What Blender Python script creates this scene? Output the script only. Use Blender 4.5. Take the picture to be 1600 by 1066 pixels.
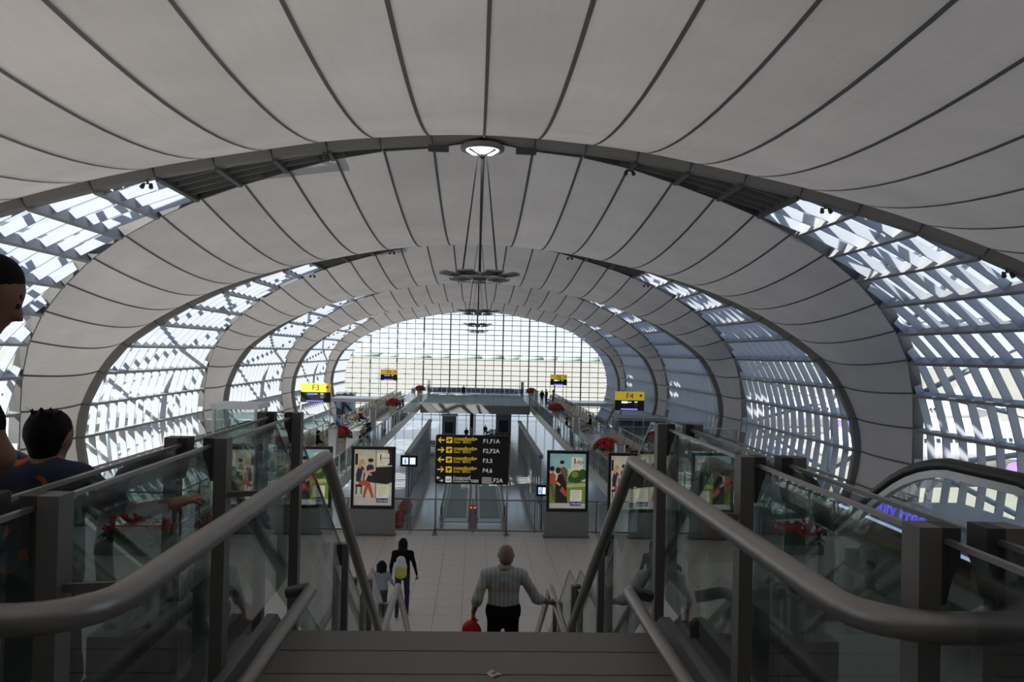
import bpy, math, random
import numpy as np
from mathutils import Vector, Matrix

random.seed(7)
for o in list(bpy.data.objects):
    bpy.data.objects.remove(o)
scene = bpy.context.scene
COL = scene.collection
R = math.radians

# ------------------------------------------------------------------ camera
EYE = 5.7            # eye height above the gate level floor
F_PX = 1291.0
cam_d = bpy.data.cameras.new('camera')
cam_d.sensor_width = 36.0
cam_d.lens = F_PX / 1600 * 36.0
cam_d.clip_start = 0.05
cam_d.clip_end = 9000
cam = bpy.data.objects.new('camera', cam_d)
COL.objects.link(cam)
cam.location = (0, 0, EYE)
yaw = -math.atan(55 / F_PX)
pitch = math.atan(19 / F_PX)
cam.matrix_world = (Matrix.Translation((0, 0, EYE)) @ Matrix.Rotation(yaw, 4, 'Z')
                    @ Matrix.Rotation(math.pi / 2 + pitch, 4, 'X') @ Matrix.Rotation(R(1.25), 4, 'Z'))
scene.camera = cam

# ------------------------------------------------------------------ sky, sun, exposure
world = bpy.data.worlds.new('sky')
scene.world = world
world.use_nodes = True
wn = world.node_tree.nodes
wl = world.node_tree.links
wn.clear()
w_out = wn.new('ShaderNodeOutputWorld')
w_bg = wn.new('ShaderNodeBackground')
w_tc = wn.new('ShaderNodeTexCoord')
w_sep = wn.new('ShaderNodeSeparateXYZ')
w_rmp = wn.new('ShaderNodeValToRGB')          # hazy tropical sky: pale at the horizon, bluer overhead
_e = w_rmp.color_ramp.elements
_e[0].position = 0.0
_e[0].color = (0.78, 0.83, 0.85, 1)
_e[1].position = 1.0
_e[1].color = (0.16, 0.27, 0.52, 1)
_q = _e.new(0.10)
_q.color = (0.62, 0.69, 0.78, 1)
_q = _e.new(0.32)
_q.color = (0.36, 0.46, 0.66, 1)
wl.new(w_tc.outputs['Generated'], w_sep.inputs[0])
wl.new(w_sep.outputs['Z'], w_rmp.inputs['Fac'])
w_bg.inputs['Strength'].default_value = 1.0
wl.new(w_rmp.outputs['Color'], w_bg.inputs['Color'])
wl.new(w_bg.outputs[0], w_out.inputs['Surface'])

SUN_DIR = Vector((-0.72, -0.52, 0.70)).normalized()     # towards the sun: behind the camera and to the left
sun_d = bpy.data.lights.new('sun', 'SUN')
sun_d.energy = 8.8
sun_d.angle = R(0.6)
sun_d.color = (1.0, 0.96, 0.90)
sun = bpy.data.objects.new('sun', sun_d)
COL.objects.link(sun)
sun.rotation_euler = SUN_DIR.to_track_quat('Z', 'Y').to_euler()

vs = scene.view_settings
vs.view_transform = 'Standard'
vs.look = 'None'
vs.exposure = 0.6
vs.gamma = 1.0
vs.use_curve_mapping = False
scene.cycles.max_bounces = 9
scene.cycles.diffuse_bounces = 4
scene.cycles.glossy_bounces = 4
scene.cycles.transmission_bounces = 4
scene.cycles.transparent_max_bounces = 24
scene.cycles.caustics_reflective = False
scene.cycles.caustics_refractive = False
scene.cycles.sample_clamp_indirect = 4.0
scene.cycles.use_denoising = True

# ------------------------------------------------------------------ materials
MATS = {}


def _new(name):
    m = bpy.data.materials.new(name)
    m.use_nodes = True
    m.node_tree.nodes.clear()
    return m, m.node_tree.nodes, m.node_tree.links


def plain(name, col, rough=0.6, metal=0.0, var=0.06, scale=6.0, bump=0.0, spec=0.5, coord='Object'):
    """painted / metal / cloth surface with a little procedural colour variation"""
    m, n, l = _new(name)
    out = n.new('ShaderNodeOutputMaterial')
    b = n.new('ShaderNodeBsdfPrincipled')
    tc = n.new('ShaderNodeTexCoord')
    nz = n.new('ShaderNodeTexNoise')
    nz.inputs['Scale'].default_value = scale
    nz.inputs['Detail'].default_value = 4
    l.new(tc.outputs[coord], nz.inputs['Vector'])
    mr = n.new('ShaderNodeMapRange')
    mr.inputs['To Min'].default_value = 1 - var
    mr.inputs['To Max'].default_value = 1 + var
    l.new(nz.outputs['Fac'], mr.inputs['Value'])
    mx = n.new('ShaderNodeVectorMath')
    mx.operation = 'SCALE'
    mx.inputs[0].default_value = col[:3]
    l.new(mr.outputs[0], mx.inputs['Scale'])
    l.new(mx.outputs[0], b.inputs['Base Color'])
    b.inputs['Roughness'].default_value = rough
    b.inputs['Metallic'].default_value = metal
    b.inputs['Specular IOR Level'].default_value = spec
    if bump:
        bp = n.new('ShaderNodeBump')
        bp.inputs['Strength'].default_value = bump
        bp.inputs['Distance'].default_value = 0.01
        l.new(nz.outputs['Fac'], bp.inputs['Height'])
        l.new(bp.outputs[0], b.inputs['Normal'])
    l.new(b.outputs[0], out.inputs['Surface'])
    MATS[name] = m
    return m


def glow(name, col, strength=1.0):
    m, n, l = _new(name)
    out = n.new('ShaderNodeOutputMaterial')
    e = n.new('ShaderNodeEmission')
    e.inputs['Color'].default_value = (*col[:3], 1)
    e.inputs['Strength'].default_value = strength
    l.new(e.outputs[0], out.inputs['Surface'])
    MATS[name] = m
    return m


def printed(name, col, light=0.25):
    """printed film of a back-lit sign or poster"""
    m, n, l = _new(name)
    out = n.new('ShaderNodeOutputMaterial')
    b = n.new('ShaderNodeBsdfPrincipled')
    tc = n.new('ShaderNodeTexCoord')
    nz = n.new('ShaderNodeTexNoise')
    nz.inputs['Scale'].default_value = 5
    l.new(tc.outputs['Object'], nz.inputs['Vector'])
    mr = n.new('ShaderNodeMapRange')
    mr.inputs['To Min'].default_value = 0.8
    mr.inputs['To Max'].default_value = 1.2
    l.new(nz.outputs['Fac'], mr.inputs['Value'])
    mx = n.new('ShaderNodeVectorMath')
    mx.operation = 'SCALE'
    mx.inputs[0].default_value = col[:3]
    l.new(mr.outputs[0], mx.inputs['Scale'])
    l.new(mx.outputs[0], b.inputs['Base Color'])
    l.new(mx.outputs[0], b.inputs['Emission Color'])
    b.inputs['Emission Strength'].default_value = light
    b.inputs['Roughness'].default_value = 0.5
    l.new(b.outputs[0], out.inputs['Surface'])
    MATS[name] = m
    return m


def thin_glass(name, tint, rough=0.0, refl=1.0):
    m, n, l = _new(name)
    out = n.new('ShaderNodeOutputMaterial')
    t = n.new('ShaderNodeBsdfTransparent')
    t.inputs['Color'].default_value = (*tint, 1)
    g = n.new('ShaderNodeBsdfGlossy')
    g.inputs['Roughness'].default_value = rough
    g.inputs['Color'].default_value = (0.9, 0.95, 0.95, 1)
    geo = n.new('ShaderNodeNewGeometry')
    dt = n.new('ShaderNodeVectorMath')
    dt.operation = 'DOT_PRODUCT'
    l.new(geo.outputs['Normal'], dt.inputs[0])
    l.new(geo.outputs['Incoming'], dt.inputs[1])

    def math_(op, a, b):
        q = n.new('ShaderNodeMath')
        q.operation = op
        q.use_clamp = op != 'ABSOLUTE'
        for i, w in enumerate((a, b)):
            if w is None:
                continue
            if isinstance(w, (int, float)):
                q.inputs[i].default_value = w
            else:
                l.new(w, q.inputs[i])
        return q.outputs[0]
    c_ = math_('ABSOLUTE', dt.outputs['Value'], None)
    f5 = math_('POWER', math_('SUBTRACT', 1.0, c_), 5.0)
    mm = n.new('ShaderNodeMath')
    mm.operation = 'MULTIPLY_ADD'
    mm.use_clamp = True
    l.new(f5, mm.inputs[0])
    mm.inputs[1].default_value = 0.9
    mm.inputs[2].default_value = 0.045 * refl
    mx = n.new('ShaderNodeMixShader')
    l.new(mm.outputs[0], mx.inputs['Fac'])
    l.new(t.outputs[0], mx.inputs[1])
    l.new(g.outputs[0], mx.inputs[2])
    l.new(mx.outputs[0], out.inputs['Surface'])
    MATS[name] = m
    return m


def membrane_mat(name, col, trans):
    """woven translucent roof fabric: diffuse plus light let through"""
    m, n, l = _new(name)
    out = n.new('ShaderNodeOutputMaterial')
    geo = n.new('ShaderNodeNewGeometry')
    oi = n.new('ShaderNodeObjectInfo')
    n1 = n.new('ShaderNodeTexNoise')
    n1.inputs['Scale'].default_value = 0.35
    n1.inputs['Detail'].default_value = 3
    l.new(geo.outputs['Position'], n1.inputs['Vector'])
    mp = n.new('ShaderNodeMapping')
    mp.inputs['Scale'].default_value = (7.0, 0.35, 7.0)
    l.new(geo.outputs['Position'], mp.inputs['Vector'])
    n2 = n.new('ShaderNodeTexNoise')
    n2.inputs['Scale'].default_value = 1.0
    n2.inputs['Detail'].default_value = 3
    l.new(mp.outputs[0], n2.inputs['Vector'])
    mp3 = n.new('ShaderNodeMapping')
    mp3.inputs['Scale'].default_value = (1.2, 9.0, 1.2)
    l.new(geo.outputs['Position'], mp3.inputs['Vector'])
    n3 = n.new('ShaderNodeTexNoise')
    n3.inputs['Scale'].default_value = 1.0
    n3.inputs['Detail'].default_value = 5
    l.new(mp3.outputs[0], n3.inputs['Vector'])

    def rng(src, a, b):
        r = n.new('ShaderNodeMapRange')
        r.inputs['To Min'].default_value = a
        r.inputs['To Max'].default_value = b
        l.new(src, r.inputs['Value'])
        return r.outputs[0]

    def mul(a, b):
        q = n.new('ShaderNodeMath')
        q.operation = 'MULTIPLY'
        l.new(a, q.inputs[0])
        l.new(b, q.inputs[1])
        return q.outputs[0]
    f = mul(mul(rng(n1.outputs['Fac'], 0.84, 1.16), rng(n2.outputs['Fac'], 0.94, 1.06)),
            mul(rng(n3.outputs['Fac'], 0.95, 1.05), rng(oi.outputs['Random'], 0.93, 1.06)))

    def scaled(c):
        v = n.new('ShaderNodeVectorMath')
        v.operation = 'SCALE'
        v.inputs[0].default_value = c
        l.new(f, v.inputs['Scale'])
        return v.outputs[0]
    d = n.new('ShaderNodeBsdfDiffuse')
    t = n.new('ShaderNodeBsdfTranslucent')
    l.new(scaled(col), d.inputs['Color'])
    l.new(scaled(trans), t.inputs['Color'])
    ad = n.new('ShaderNodeAddShader')
    l.new(d.outputs[0], ad.inputs[0])
    l.new(t.outputs[0], ad.inputs[1])
    l.new(ad.outputs[0], out.inputs['Surface'])
    MATS[name] = m
    return m


membrane_mat('membrane', (0.50, 0.475, 0.455), (0.045, 0.0425, 0.040))
plain('seam', (0.15, 0.15, 0.15), 0.8)
plain('beam', (0.24, 0.235, 0.225), 0.55)
plain('beam_dark', (0.13, 0.13, 0.128), 0.6)
plain('duct', (0.09, 0.09, 0.085), 0.7)
plain('fin', (0.44, 0.46, 0.50), 0.5)
plain('purlin', (0.30, 0.30, 0.295), 0.5)
plain('truss', (0.62, 0.64, 0.68), 0.45)
plain('mullion', (0.16, 0.165, 0.17), 0.5)
thin_glass('glass', (0.90, 0.94, 0.97))
thin_glass('rail_glass', (0.84, 0.885, 0.87), refl=1.6)
thin_glass('stair_glass', (0.79, 0.82, 0.805), refl=1.4)
plain('steel', (0.36, 0.335, 0.32), 0.40, 0.8, var=0.10, scale=14)
plain('post_steel', (0.23, 0.215, 0.205), 0.55, 0.35)
plain('bracket', (0.055, 0.052, 0.05), 0.6)
plain('rubber', (0.018, 0.018, 0.018), 0.42)
plain('floor_tile', (0.62, 0.575, 0.53), 0.30, var=0.05, scale=2)
plain('grout', (0.26, 0.24, 0.22), 0.8)
plain('walk_floor', (0.56, 0.53, 0.50), 0.22, var=0.05, scale=0.6)
plain('lower_floor', (0.30, 0.315, 0.33), 0.10, var=0.07, scale=0.4, spec=0.9)
plain('landing', (0.31, 0.288, 0.275), 0.75, var=0.22, scale=120, bump=0.6)
plain('step', (0.29, 0.27, 0.255), 0.7, var=0.16, scale=80)
plain('slab', (0.25, 0.25, 0.25), 0.7)
plain('cladding', (0.26, 0.265, 0.265), 0.42, 0.4)
plain('aluminium', (0.55, 0.56, 0.57), 0.35, 0.7)
plain('sign_black', (0.012, 0.012, 0.012), 0.4)
printed('sign_yellow', (0.78, 0.52, 0.03), 0.30)
printed('sign_white', (0.75, 0.75, 0.75), 0.25)
printed('gate_yellow', (0.80, 0.56, 0.05), 0.22)
glow('screen_blue', (0.10, 0.20, 0.95), 0.9)
glow('screen_violet', (0.26, 0.18, 1.0), 0.9)
glow('screen_white', (0.72, 0.82, 1.0), 0.8)
glow('neon_violet', (0.12, 0.08, 0.85), 1.1)
glow('strip_light', (0.55, 0.60, 1.0), 1.6)
glow('oculus_lamp', (0.86, 0.93, 1.0), 2.6)
glow('lamp_red', (1.0, 0.08, 0.05), 1.0)
plain('planter', (0.62, 0.55, 0.42), 0.5)
plain('gold', (0.55, 0.34, 0.10), 0.4, 0.3)
plain('petal', (0.52, 0.012, 0.015), 0.55, var=0.35, scale=9)
plain('leaf', (0.055, 0.13, 0.03), 0.55, var=0.35, scale=9)
plain('seat_mesh', (0.33, 0.25, 0.17), 0.45, 0.3)
plain('seat_dark', (0.03, 0.036, 0.034), 0.5)
plain('pendant_glass', (0.055, 0.065, 0.06), 0.25, 0.3)
plain('pendant_rim', (0.30, 0.32, 0.31), 0.35, 0.5)
plain('cable', (0.06, 0.06, 0.06), 0.5)
plain('kiosk_blue', (0.03, 0.06, 0.09), 0.35)
plain('kiosk_teal', (0.12, 0.19, 0.20), 0.4)
plain('white_paint', (0.72, 0.74, 0.75), 0.45)
plain('purple_paint', (0.22, 0.13, 0.55), 0.4)
plain('aircraft_white', (0.80, 0.81, 0.83), 0.3)
plain('window_dark', (0.03, 0.035, 0.045), 0.2)
plain('apron', (0.32, 0.30, 0.24), 0.9, var=0.10, scale=0.01)
plain('tree_haze', (0.30, 0.36, 0.34), 0.9, var=0.15, scale=0.02)  # far trees; the distance haze is mixed into this pale colour
plain('light_stop_grey', (0.22, 0.215, 0.21), 0.8)
plain('paper', (0.75, 0.75, 0.75), 0.8)
plain('shelf_goods', (0.22, 0.12, 0.05), 0.6, var=0.9, scale=7)

# people
plain('skin', (0.34, 0.185, 0.12), 0.55, var=0.05)
plain('skin_tan', (0.25, 0.125, 0.075), 0.55, var=0.05)
plain('hair', (0.008, 0.007, 0.007), 0.7, spec=0.15)
plain('hair_grey', (0.17, 0.12, 0.10), 0.7)
plain('cloth_black', (0.010, 0.010, 0.011), 0.85, spec=0.1)
plain('denim', (0.022, 0.028, 0.045), 0.85)
plain('denim_light', (0.10, 0.17, 0.25), 0.85)
plain('cloth_grey', (0.22, 0.25, 0.31), 0.85, var=0.12)
plain('cloth_red', (0.45, 0.03, 0.03), 0.8)
plain('cloth_blue', (0.04, 0.15, 0.26), 0.8)
plain('cloth_beige', (0.38, 0.33, 0.28), 0.8)
plain('cloth_navy', (0.025, 0.03, 0.05), 0.8)
plain('red_bag', (0.75, 0.02, 0.02), 0.5, var=0.15, scale=30)
plain('pack_yellow', (0.58, 0.56, 0.12), 0.7)
plain('pack_white', (0.58, 0.60, 0.56), 0.7)
plain('sole', (0.05, 0.045, 0.04), 0.7)


def plaid(name):
    m, n, l = _new(name)
    out = n.new('ShaderNodeOutputMaterial')
    b = n.new('ShaderNodeBsdfPrincipled')
    tc = n.new('ShaderNodeTexCoord')

    def wave(direction, scale):
        w = n.new('ShaderNodeTexWave')
        w.bands_direction = direction
        w.inputs['Scale'].default_value = scale
        w.inputs['Distortion'].default_value = 0.8
        w.inputs['Detail'].default_value = 1
        l.new(tc.outputs['Object'], w.inputs['Vector'])
        return w.outputs['Fac']
    r1 = n.new('ShaderNodeValToRGB')
    r1.color_ramp.elements[0].color = (0.36, 0.38, 0.36, 1)
    r1.color_ramp.elements[1].color = (0.52, 0.52, 0.49, 1)
    l.new(wave('X', 6.5), r1.inputs['Fac'])
    r2 = n.new('ShaderNodeValToRGB')
    r2.color_ramp.elements[0].position = 0.72
    r2.color_ramp.elements[0].color = (0.95, 0.97, 0.95, 1)
    r2.color_ramp.elements[1].color = (0.95, 0.72, 0.60, 1)
    l.new(wave('Z', 1.15), r2.inputs['Fac'])
    mx = n.new('ShaderNodeMix')
    mx.data_type = 'RGBA'
    mx.blend_type = 'MULTIPLY'
    mx.inputs['Factor'].default_value = 1
    l.new(r1.outputs[0], mx.inputs['A'])
    l.new(r2.outputs[0], mx.inputs['B'])
    l.new(mx.outputs['Result'], b.inputs['Base Color'])
    b.inputs['Roughness'].default_value = 0.9
    l.new(b.outputs[0], out.inputs['Surface'])
    MATS[name] = m


plaid('shirt_plaid')


def floral(name):
    m, n, l = _new(name)
    out = n.new('ShaderNodeOutputMaterial')
    b = n.new('ShaderNodeBsdfPrincipled')
    tc = n.new('ShaderNodeTexCoord')
    v = n.new('ShaderNodeTexNoise')
    v.inputs['Scale'].default_value = 13
    v.inputs['Detail'].default_value = 1.5
    l.new(tc.outputs['Object'], v.inputs['Vector'])
    r = n.new('ShaderNodeValToRGB')
    e = r.color_ramp.elements
    e[0].position = 0.0
    e[0].color = (0.022, 0.03, 0.06, 1)
    e[1].position = 0.58
    e[1].color = (0.045, 0.06, 0.11, 1)
    q = e.new(0.60)
    q.color = (0.62, 0.13, 0.03, 1)
    l.new(v.outputs['Fac'], r.inputs['Fac'])
    l.new(r.outputs[0], b.inputs['Base Color'])
    b.inputs['Roughness'].default_value = 0.9
    l.new(b.outputs[0], out.inputs['Surface'])
    MATS[name] = m


floral('shirt_floral')

# ------------------------------------------------------------------ mesh helpers


class MB:
    def __init__(self):
        self.v = []
        self.f = []
        self.m = []

    def add(self, vs_, fs_, mi=0):
        o = len(self.v)
        self.v += [tuple(p) for p in vs_]
        self.f += [tuple(i + o for i in f) for f in fs_]
        self.m += [mi] * len(fs_)
        return self

    def hexa(self, p, mi=0):
        return self.add(p, [(0, 3, 2, 1), (4, 5, 6, 7), (0, 1, 5, 4), (1, 2, 6, 5), (2, 3, 7, 6), (3, 0, 4, 7)], mi)

    def box(self, x0, x1, y0, y1, z0, z1, mi=0):
        return self.hexa([(x0, y0, z0), (x1, y0, z0), (x1, y1, z0), (x0, y1, z0),
                          (x0, y0, z1), (x1, y0, z1), (x1, y1, z1), (x0, y1, z1)], mi)

    def beam(self, p, q, wv, hv, mi=0):
        """box from p to q; wv and hv are full width / height vectors"""
        p, q, wv, hv = Vector(p), Vector(q), Vector(wv) / 2, Vector(hv) / 2
        return self.hexa([p - wv - hv, p + wv - hv, p + wv + hv, p - wv + hv,
                          q - wv - hv, q + wv - hv, q + wv + hv, q - wv + hv], mi)

    def bar(self, p, q, w, h=None, mi=0):
        p, q = Vector(p), Vector(q)
        d = (q - p).normalized()
        up = Vector((0, 0, 1)) if abs(d.z) < 0.95 else Vector((0, 1, 0))
        s = d.cross(up).normalized()
        u = s.cross(d)
        return self.beam(p, q, s * w, u * (h or w), mi)

    def tube(self, path, r, seg=10, mi=0, cap=True, rr=None):
        path = [Vector(p) for p in path]
        n = len(path)
        rings = []
        prev = None
        for i, p in enumerate(path):
            a = path[max(i - 1, 0)]
            b = path[min(i + 1, n - 1)]
            d = (b - a).normalized()
            if prev is None:
                up = Vector((0, 0, 1)) if abs(d.z) < 0.9 else Vector((1, 0, 0))
                s = d.cross(up).normalized()
            else:
                s = (prev - d * prev.dot(d)).normalized()
            prev = s
            u = s.cross(d)
            ri = rr[i] if rr else r
            rings.append([p + (s * math.cos(t) + u * math.sin(t)) * ri
                          for t in (2 * math.pi * k / seg for k in range(seg))])
        vs_ = [p for ring in rings for p in ring]
        fs_ = []
        for i in range(n - 1):
            for k in range(seg):
                k2 = (k + 1) % seg
                fs_.append((i * seg + k, i * seg + k2, (i + 1) * seg + k2, (i + 1) * seg + k))
        if cap:
            fs_.append(tuple(range(seg))[::-1])
            fs_.append(tuple((n - 1) * seg + k for k in range(seg)))
        return self.add(vs_, fs_, mi)

    def prism(self, poly, a, b, mi=0):
        """polygon of 3-D points `poly`, extruded from offset a to offset b (vectors)"""
        a, b = Vector(a), Vector(b)
        n = len(poly)
        vs_ = [Vector(p) + a for p in poly] + [Vector(p) + b for p in poly]
        fs_ = [tuple(range(n))[::-1], tuple(range(n, 2 * n))]
        for i in range(n):
            j = (i + 1) % n
            fs_.append((i, j, n + j, n + i))
        return self.add(vs_, fs_, mi)

    def lathe(self, prof, seg=20, mi=0, c=(0, 0, 0), axis='Z'):
        vs_ = []
        for r, h in prof:
            for k in range(seg):
                t = 2 * math.pi * k / seg
                a, b = r * math.cos(t), r * math.sin(t)
                if axis == 'Z':
                    vs_.append((c[0] + a, c[1] + b, c[2] + h))
                elif axis == 'Y':
                    vs_.append((c[0] + a, c[1] + h, c[2] + b))
                else:
                    vs_.append((c[0] + h, c[1] + a, c[2] + b))
        fs_ = []
        n = len(prof)
        for i in range(n - 1):
            for k in range(seg):
                k2 = (k + 1) % seg
                fs_.append((i * seg + k, i * seg + k2, (i + 1) * seg + k2, (i + 1) * seg + k))
        fs_.append(tuple(range(seg))[::-1])
        fs_.append(tuple((n - 1) * seg + k for k in range(seg)))
        return self.add(vs_, fs_, mi)

    def build(self, name, mat, parent=None, smooth=False):
        me = bpy.data.meshes.new(name)
        me.from_pydata([tuple(p) for p in self.v], [], self.f)
        ms = mat if isinstance(mat, (list, tuple)) else [mat]
        for q in ms:
            me.materials.append(MATS[q])
        if len(ms) > 1:
            me.polygons.foreach_set('material_index', self.m)
        if smooth:
            me.polygons.foreach_set('use_smooth', [True] * len(me.polygons))
        me.update()
        o = bpy.data.objects.new(name, me)
        COL.objects.link(o)
        if parent is not None:
            o.parent = parent
        return o


def tag(o, label=None, cat=None, group=None, kind=None):
    if label:
        o['label'] = label
    if cat:
        o['category'] = cat
    if group:
        o['group'] = group
    if kind:
        o['kind'] = kind
    return o


def empty(name, loc=(0, 0, 0), rz=0.0, label=None, cat=None, group=None, kind=None):
    o = bpy.data.objects.new(name, None)
    COL.objects.link(o)
    o.location = loc
    o.rotation_euler = (0, 0, rz)
    return tag(o, label, cat, group, kind)


def copy_tree(o, parent=None):
    c = o.copy()
    COL.objects.link(c)
    c.parent = parent
    for ch in list(o.children):
        copy_tree(ch, c)
    return c


def text(body, size, mat, parent, loc, rz=0.0, align='LEFT', name='lettering', shear=0.0, depth=0.004, bold=0.0):
    """lettering standing upright, read from the -y side when rz = 0"""
    cu = bpy.data.curves.new(name, 'FONT')
    cu.body = body
    cu.size = size
    cu.align_x = align
    cu.align_y = 'CENTER'
    cu.extrude = depth / 2
    cu.offset = bold
    cu.shear = shear
    cu.resolution_u = 3
    t = bpy.data.objects.new(name, cu)
    COL.objects.link(t)
    dg = bpy.context.evaluated_depsgraph_get()
    me = bpy.data.meshes.new_from_object(t.evaluated_get(dg))
    bpy.data.objects.remove(t)
    bpy.data.curves.remove(cu)
    me.materials.clear()
    me.materials.append(MATS[mat])
    o = bpy.data.objects.new(name, me)
    COL.objects.link(o)
    o.parent = parent
    o.location = loc
    o.rotation_euler = (math.pi / 2, 0, rz)
    return o


def px(xp, d):
    """world x of picture column xp at depth d"""
    return (xp - 740.0) / F_PX * d


# ------------------------------------------------------------------ concourse section
PTS = [(0, 7.80), (1.9, 7.74), (3.78, 7.57), (5.65, 7.27), (7.48, 6.83), (9.28, 6.36), (11.0, 5.85), (12.8, 5.20),
       (14.5, 4.45), (16.25, 3.5), (17.8, 2.43), (19.26, 1.2), (20.5, -0.25), (21.25, -2.05), (21.65, -4.05),
       (21.6, -5.95), (21.15, -7.8), (20.4, -9.4), (19.95, -10.3)]


def _dense():
    P = [(-PTS[1][0], PTS[1][1])] + PTS + [(2 * PTS[-1][0] - PTS[-2][0], 2 * PTS[-1][1] - PTS[-2][1])]
    P = np.array(P, float)
    out = []
    for i in range(1, len(P) - 2):
        p0, p1, p2, p3 = P[i - 1], P[i], P[i + 1], P[i + 2]
        for t in np.linspace(0, 1, 20, endpoint=False):
            out.append(0.5 * ((2 * p1) + (-p0 + p2) * t + (2 * p0 - 5 * p1 + 4 * p2 - p3) * t * t
                              + (-p0 + 3 * p1 - 3 * p2 + p3) * t ** 3))
    out.append(P[-2])
    out = np.array(out)
    s = np.concatenate([[0], np.cumsum(np.hypot(*np.diff(out, axis=0).T))])
    return s, out


SEC_S, SEC_P = _dense()
U_MAX = float(SEC_S[-1])
N_ST = 18
ST = U_MAX / N_ST
AXIS = 0.09               # the hall axis lies a little right of the camera
LOW = EYE - 10.3          # lower floor


def sec(u, off=0.0):
    """(x, z) on the shell at arc position u (negative = left side), pushed `off` inwards"""
    sgn = -1 if u < 0 else 1
    a = min(abs(u), U_MAX)
    x = float(np.interp(a, SEC_S, SEC_P[:, 0]))
    z = float(np.interp(a, SEC_S, SEC_P[:, 1]))
    e = 0.25
    a0, a1 = max(a - e, 0), min(a + e, U_MAX)
    tx = float(np.interp(a1, SEC_S, SEC_P[:, 0]) - np.interp(a0, SEC_S, SEC_P[:, 0]))
    tz = float(np.interp(a1, SEC_S, SEC_P[:, 1]) - np.interp(a0, SEC_S, SEC_P[:, 1]))
    if a < 0.01:
        tx, tz = 1.0, 0.0
    L = math.hypot(tx, tz)
    nx, nz = tz / L, -tx / L
    return sgn * (x + nx * off) + AXIS, z + nz * off + EYE


def nrm(u):
    x0, z0 = sec(u, 0)
    x1, z1 = sec(u, 1)
    return Vector((x1 - x0, 0, z1 - z0))


GAP = [(-10.3, 9.4), (-8, 9.6), (-6, 9.8), (-4.1, 9.85), (-2.2, 9.2), (0.0, 7.9), (2.3, 5.65), (7.8, 0.0)]


def gap(u):
    z = sec(u)[1] - EYE
    return max(0.16, float(np.interp(z, [g[0] for g in GAP], [g[1] for g in GAP])))


D0, DB = 29.7, 26.0
END_Y = 135.0


def ring_y(n):
    return D0 + DB * (n - 1)


# ------------------------------------------------------------------ roof membranes
def bay(n, label):
    """membrane between ring n and ring n+1"""
    ya, yb = ring_y(n), ring_y(n + 1)
    root = empty('ceiling', (0, 0, 0), label=label, cat='ceiling', kind='structure')

    def pt(u, v, extra=0.0):
        g = gap(u)
        a, b = ya + g, yb - g
        w = b - a
        sg = 1.85 * (w / 25.7) ** 1.25
        x, z = sec(u, sg * 4 * v * (1 - v) + extra)
        return (x, a + w * v, z)
    NV, NU = 18, 3
    for k in range(-N_ST, N_ST):
        mb = MB()
        vs_ = []
        for i in range(NU + 1):
            u = (k + i / NU) * ST
            for j in range(NV + 1):
                vs_.append(pt(u, j / NV))
        fs_ = []
        for i in range(NU):
            for j in range(NV):
                a = i * (NV + 1) + j
                fs_.append((a, a + 1, a + NV + 2, a + NV + 1))
        mb.add(vs_, fs_)
        mb.build('membrane_panel', 'membrane', root, smooth=True)
    hw = 0.05
    for k in range(-N_ST + 1, N_ST):
        mb = MB()
        vs_ = []
        for j in range(NV + 1):
            v = j / NV
            for du in (-hw, hw):
                vs_.append(pt(k * ST + du, v, 0.035))
        mb.add(vs_, [(2 * j, 2 * j + 1, 2 * j + 3, 2 * j + 2) for j in range(NV)])
        mb.build('seam', 'seam', root, smooth=True)
    return root


NAMES = ['overhead behind the stair', 'nearest, above the stair', 'second from the camera', 'third from the camera',
         'fourth from the camera', 'last before the end window']
for n in range(0, 5):
    bay(n, 'grey translucent fabric roof bay with dark seams, ' + NAMES[n + 1])

# arch beams along both edges of each glazed lens
ORD = ['behind the camera', 'first', 'second', 'third', 'fourth', 'fifth']
for n in range(0, 6):
    y0 = ring_y(n)
    root = empty('trim_%d' % (n + 1), (0, 0, 0), kind='structure', cat='roof arch',
                 label='grey steel roof arch beams framing the %s glazed band' % (ORD[n] if n else 'nearest overhead'))
    for k in range(-N_ST, N_ST):
        ua, ub = (k + 0.008) * ST, (k + 0.992) * ST
        for sg_, hh, ww in ((-1, 0.36, 0.40), (1, 0.40, 0.10)):
            if y0 + sg_ * gap(ua) > END_Y or y0 + sg_ * gap(ub) > END_Y:
                continue
            ha = hb = hh
            if k == 0:
                ha = hh * 0.3
            if k == -1:
                hb = hh * 0.3
            mb = MB()
            na, nb = nrm(ua), nrm(ub)
            xa, za = sec(ua)
            xb, zb = sec(ub)
            pa = Vector((xa, y0 + sg_ * gap(ua), za))
            pb = Vector((xb, y0 + sg_ * gap(ub), zb))
            wv = Vector((0, ww, 0))
            mb.hexa([pa - wv / 2 + na * -0.1, pa + wv / 2 + na * -0.1, pa + wv / 2 + na * ha, pa - wv / 2 + na * ha,
                     pb - wv / 2 + nb * -0.1, pb + wv / 2 + nb * -0.1, pb + wv / 2 + nb * hb, pb - wv / 2 + nb * hb])
            mb.build('arch_beam' if sg_ < 0 else 'edge_beam', 'beam' if sg_ < 0 else 'beam_dark', root)

# ------------------------------------------------------------------ glazed lenses
FIN_D, FIN_T, FIN_SP = 0.36, 0.055, 1.3
OPAQUE = 6                # rows next to the crown that carry solid panels


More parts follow.
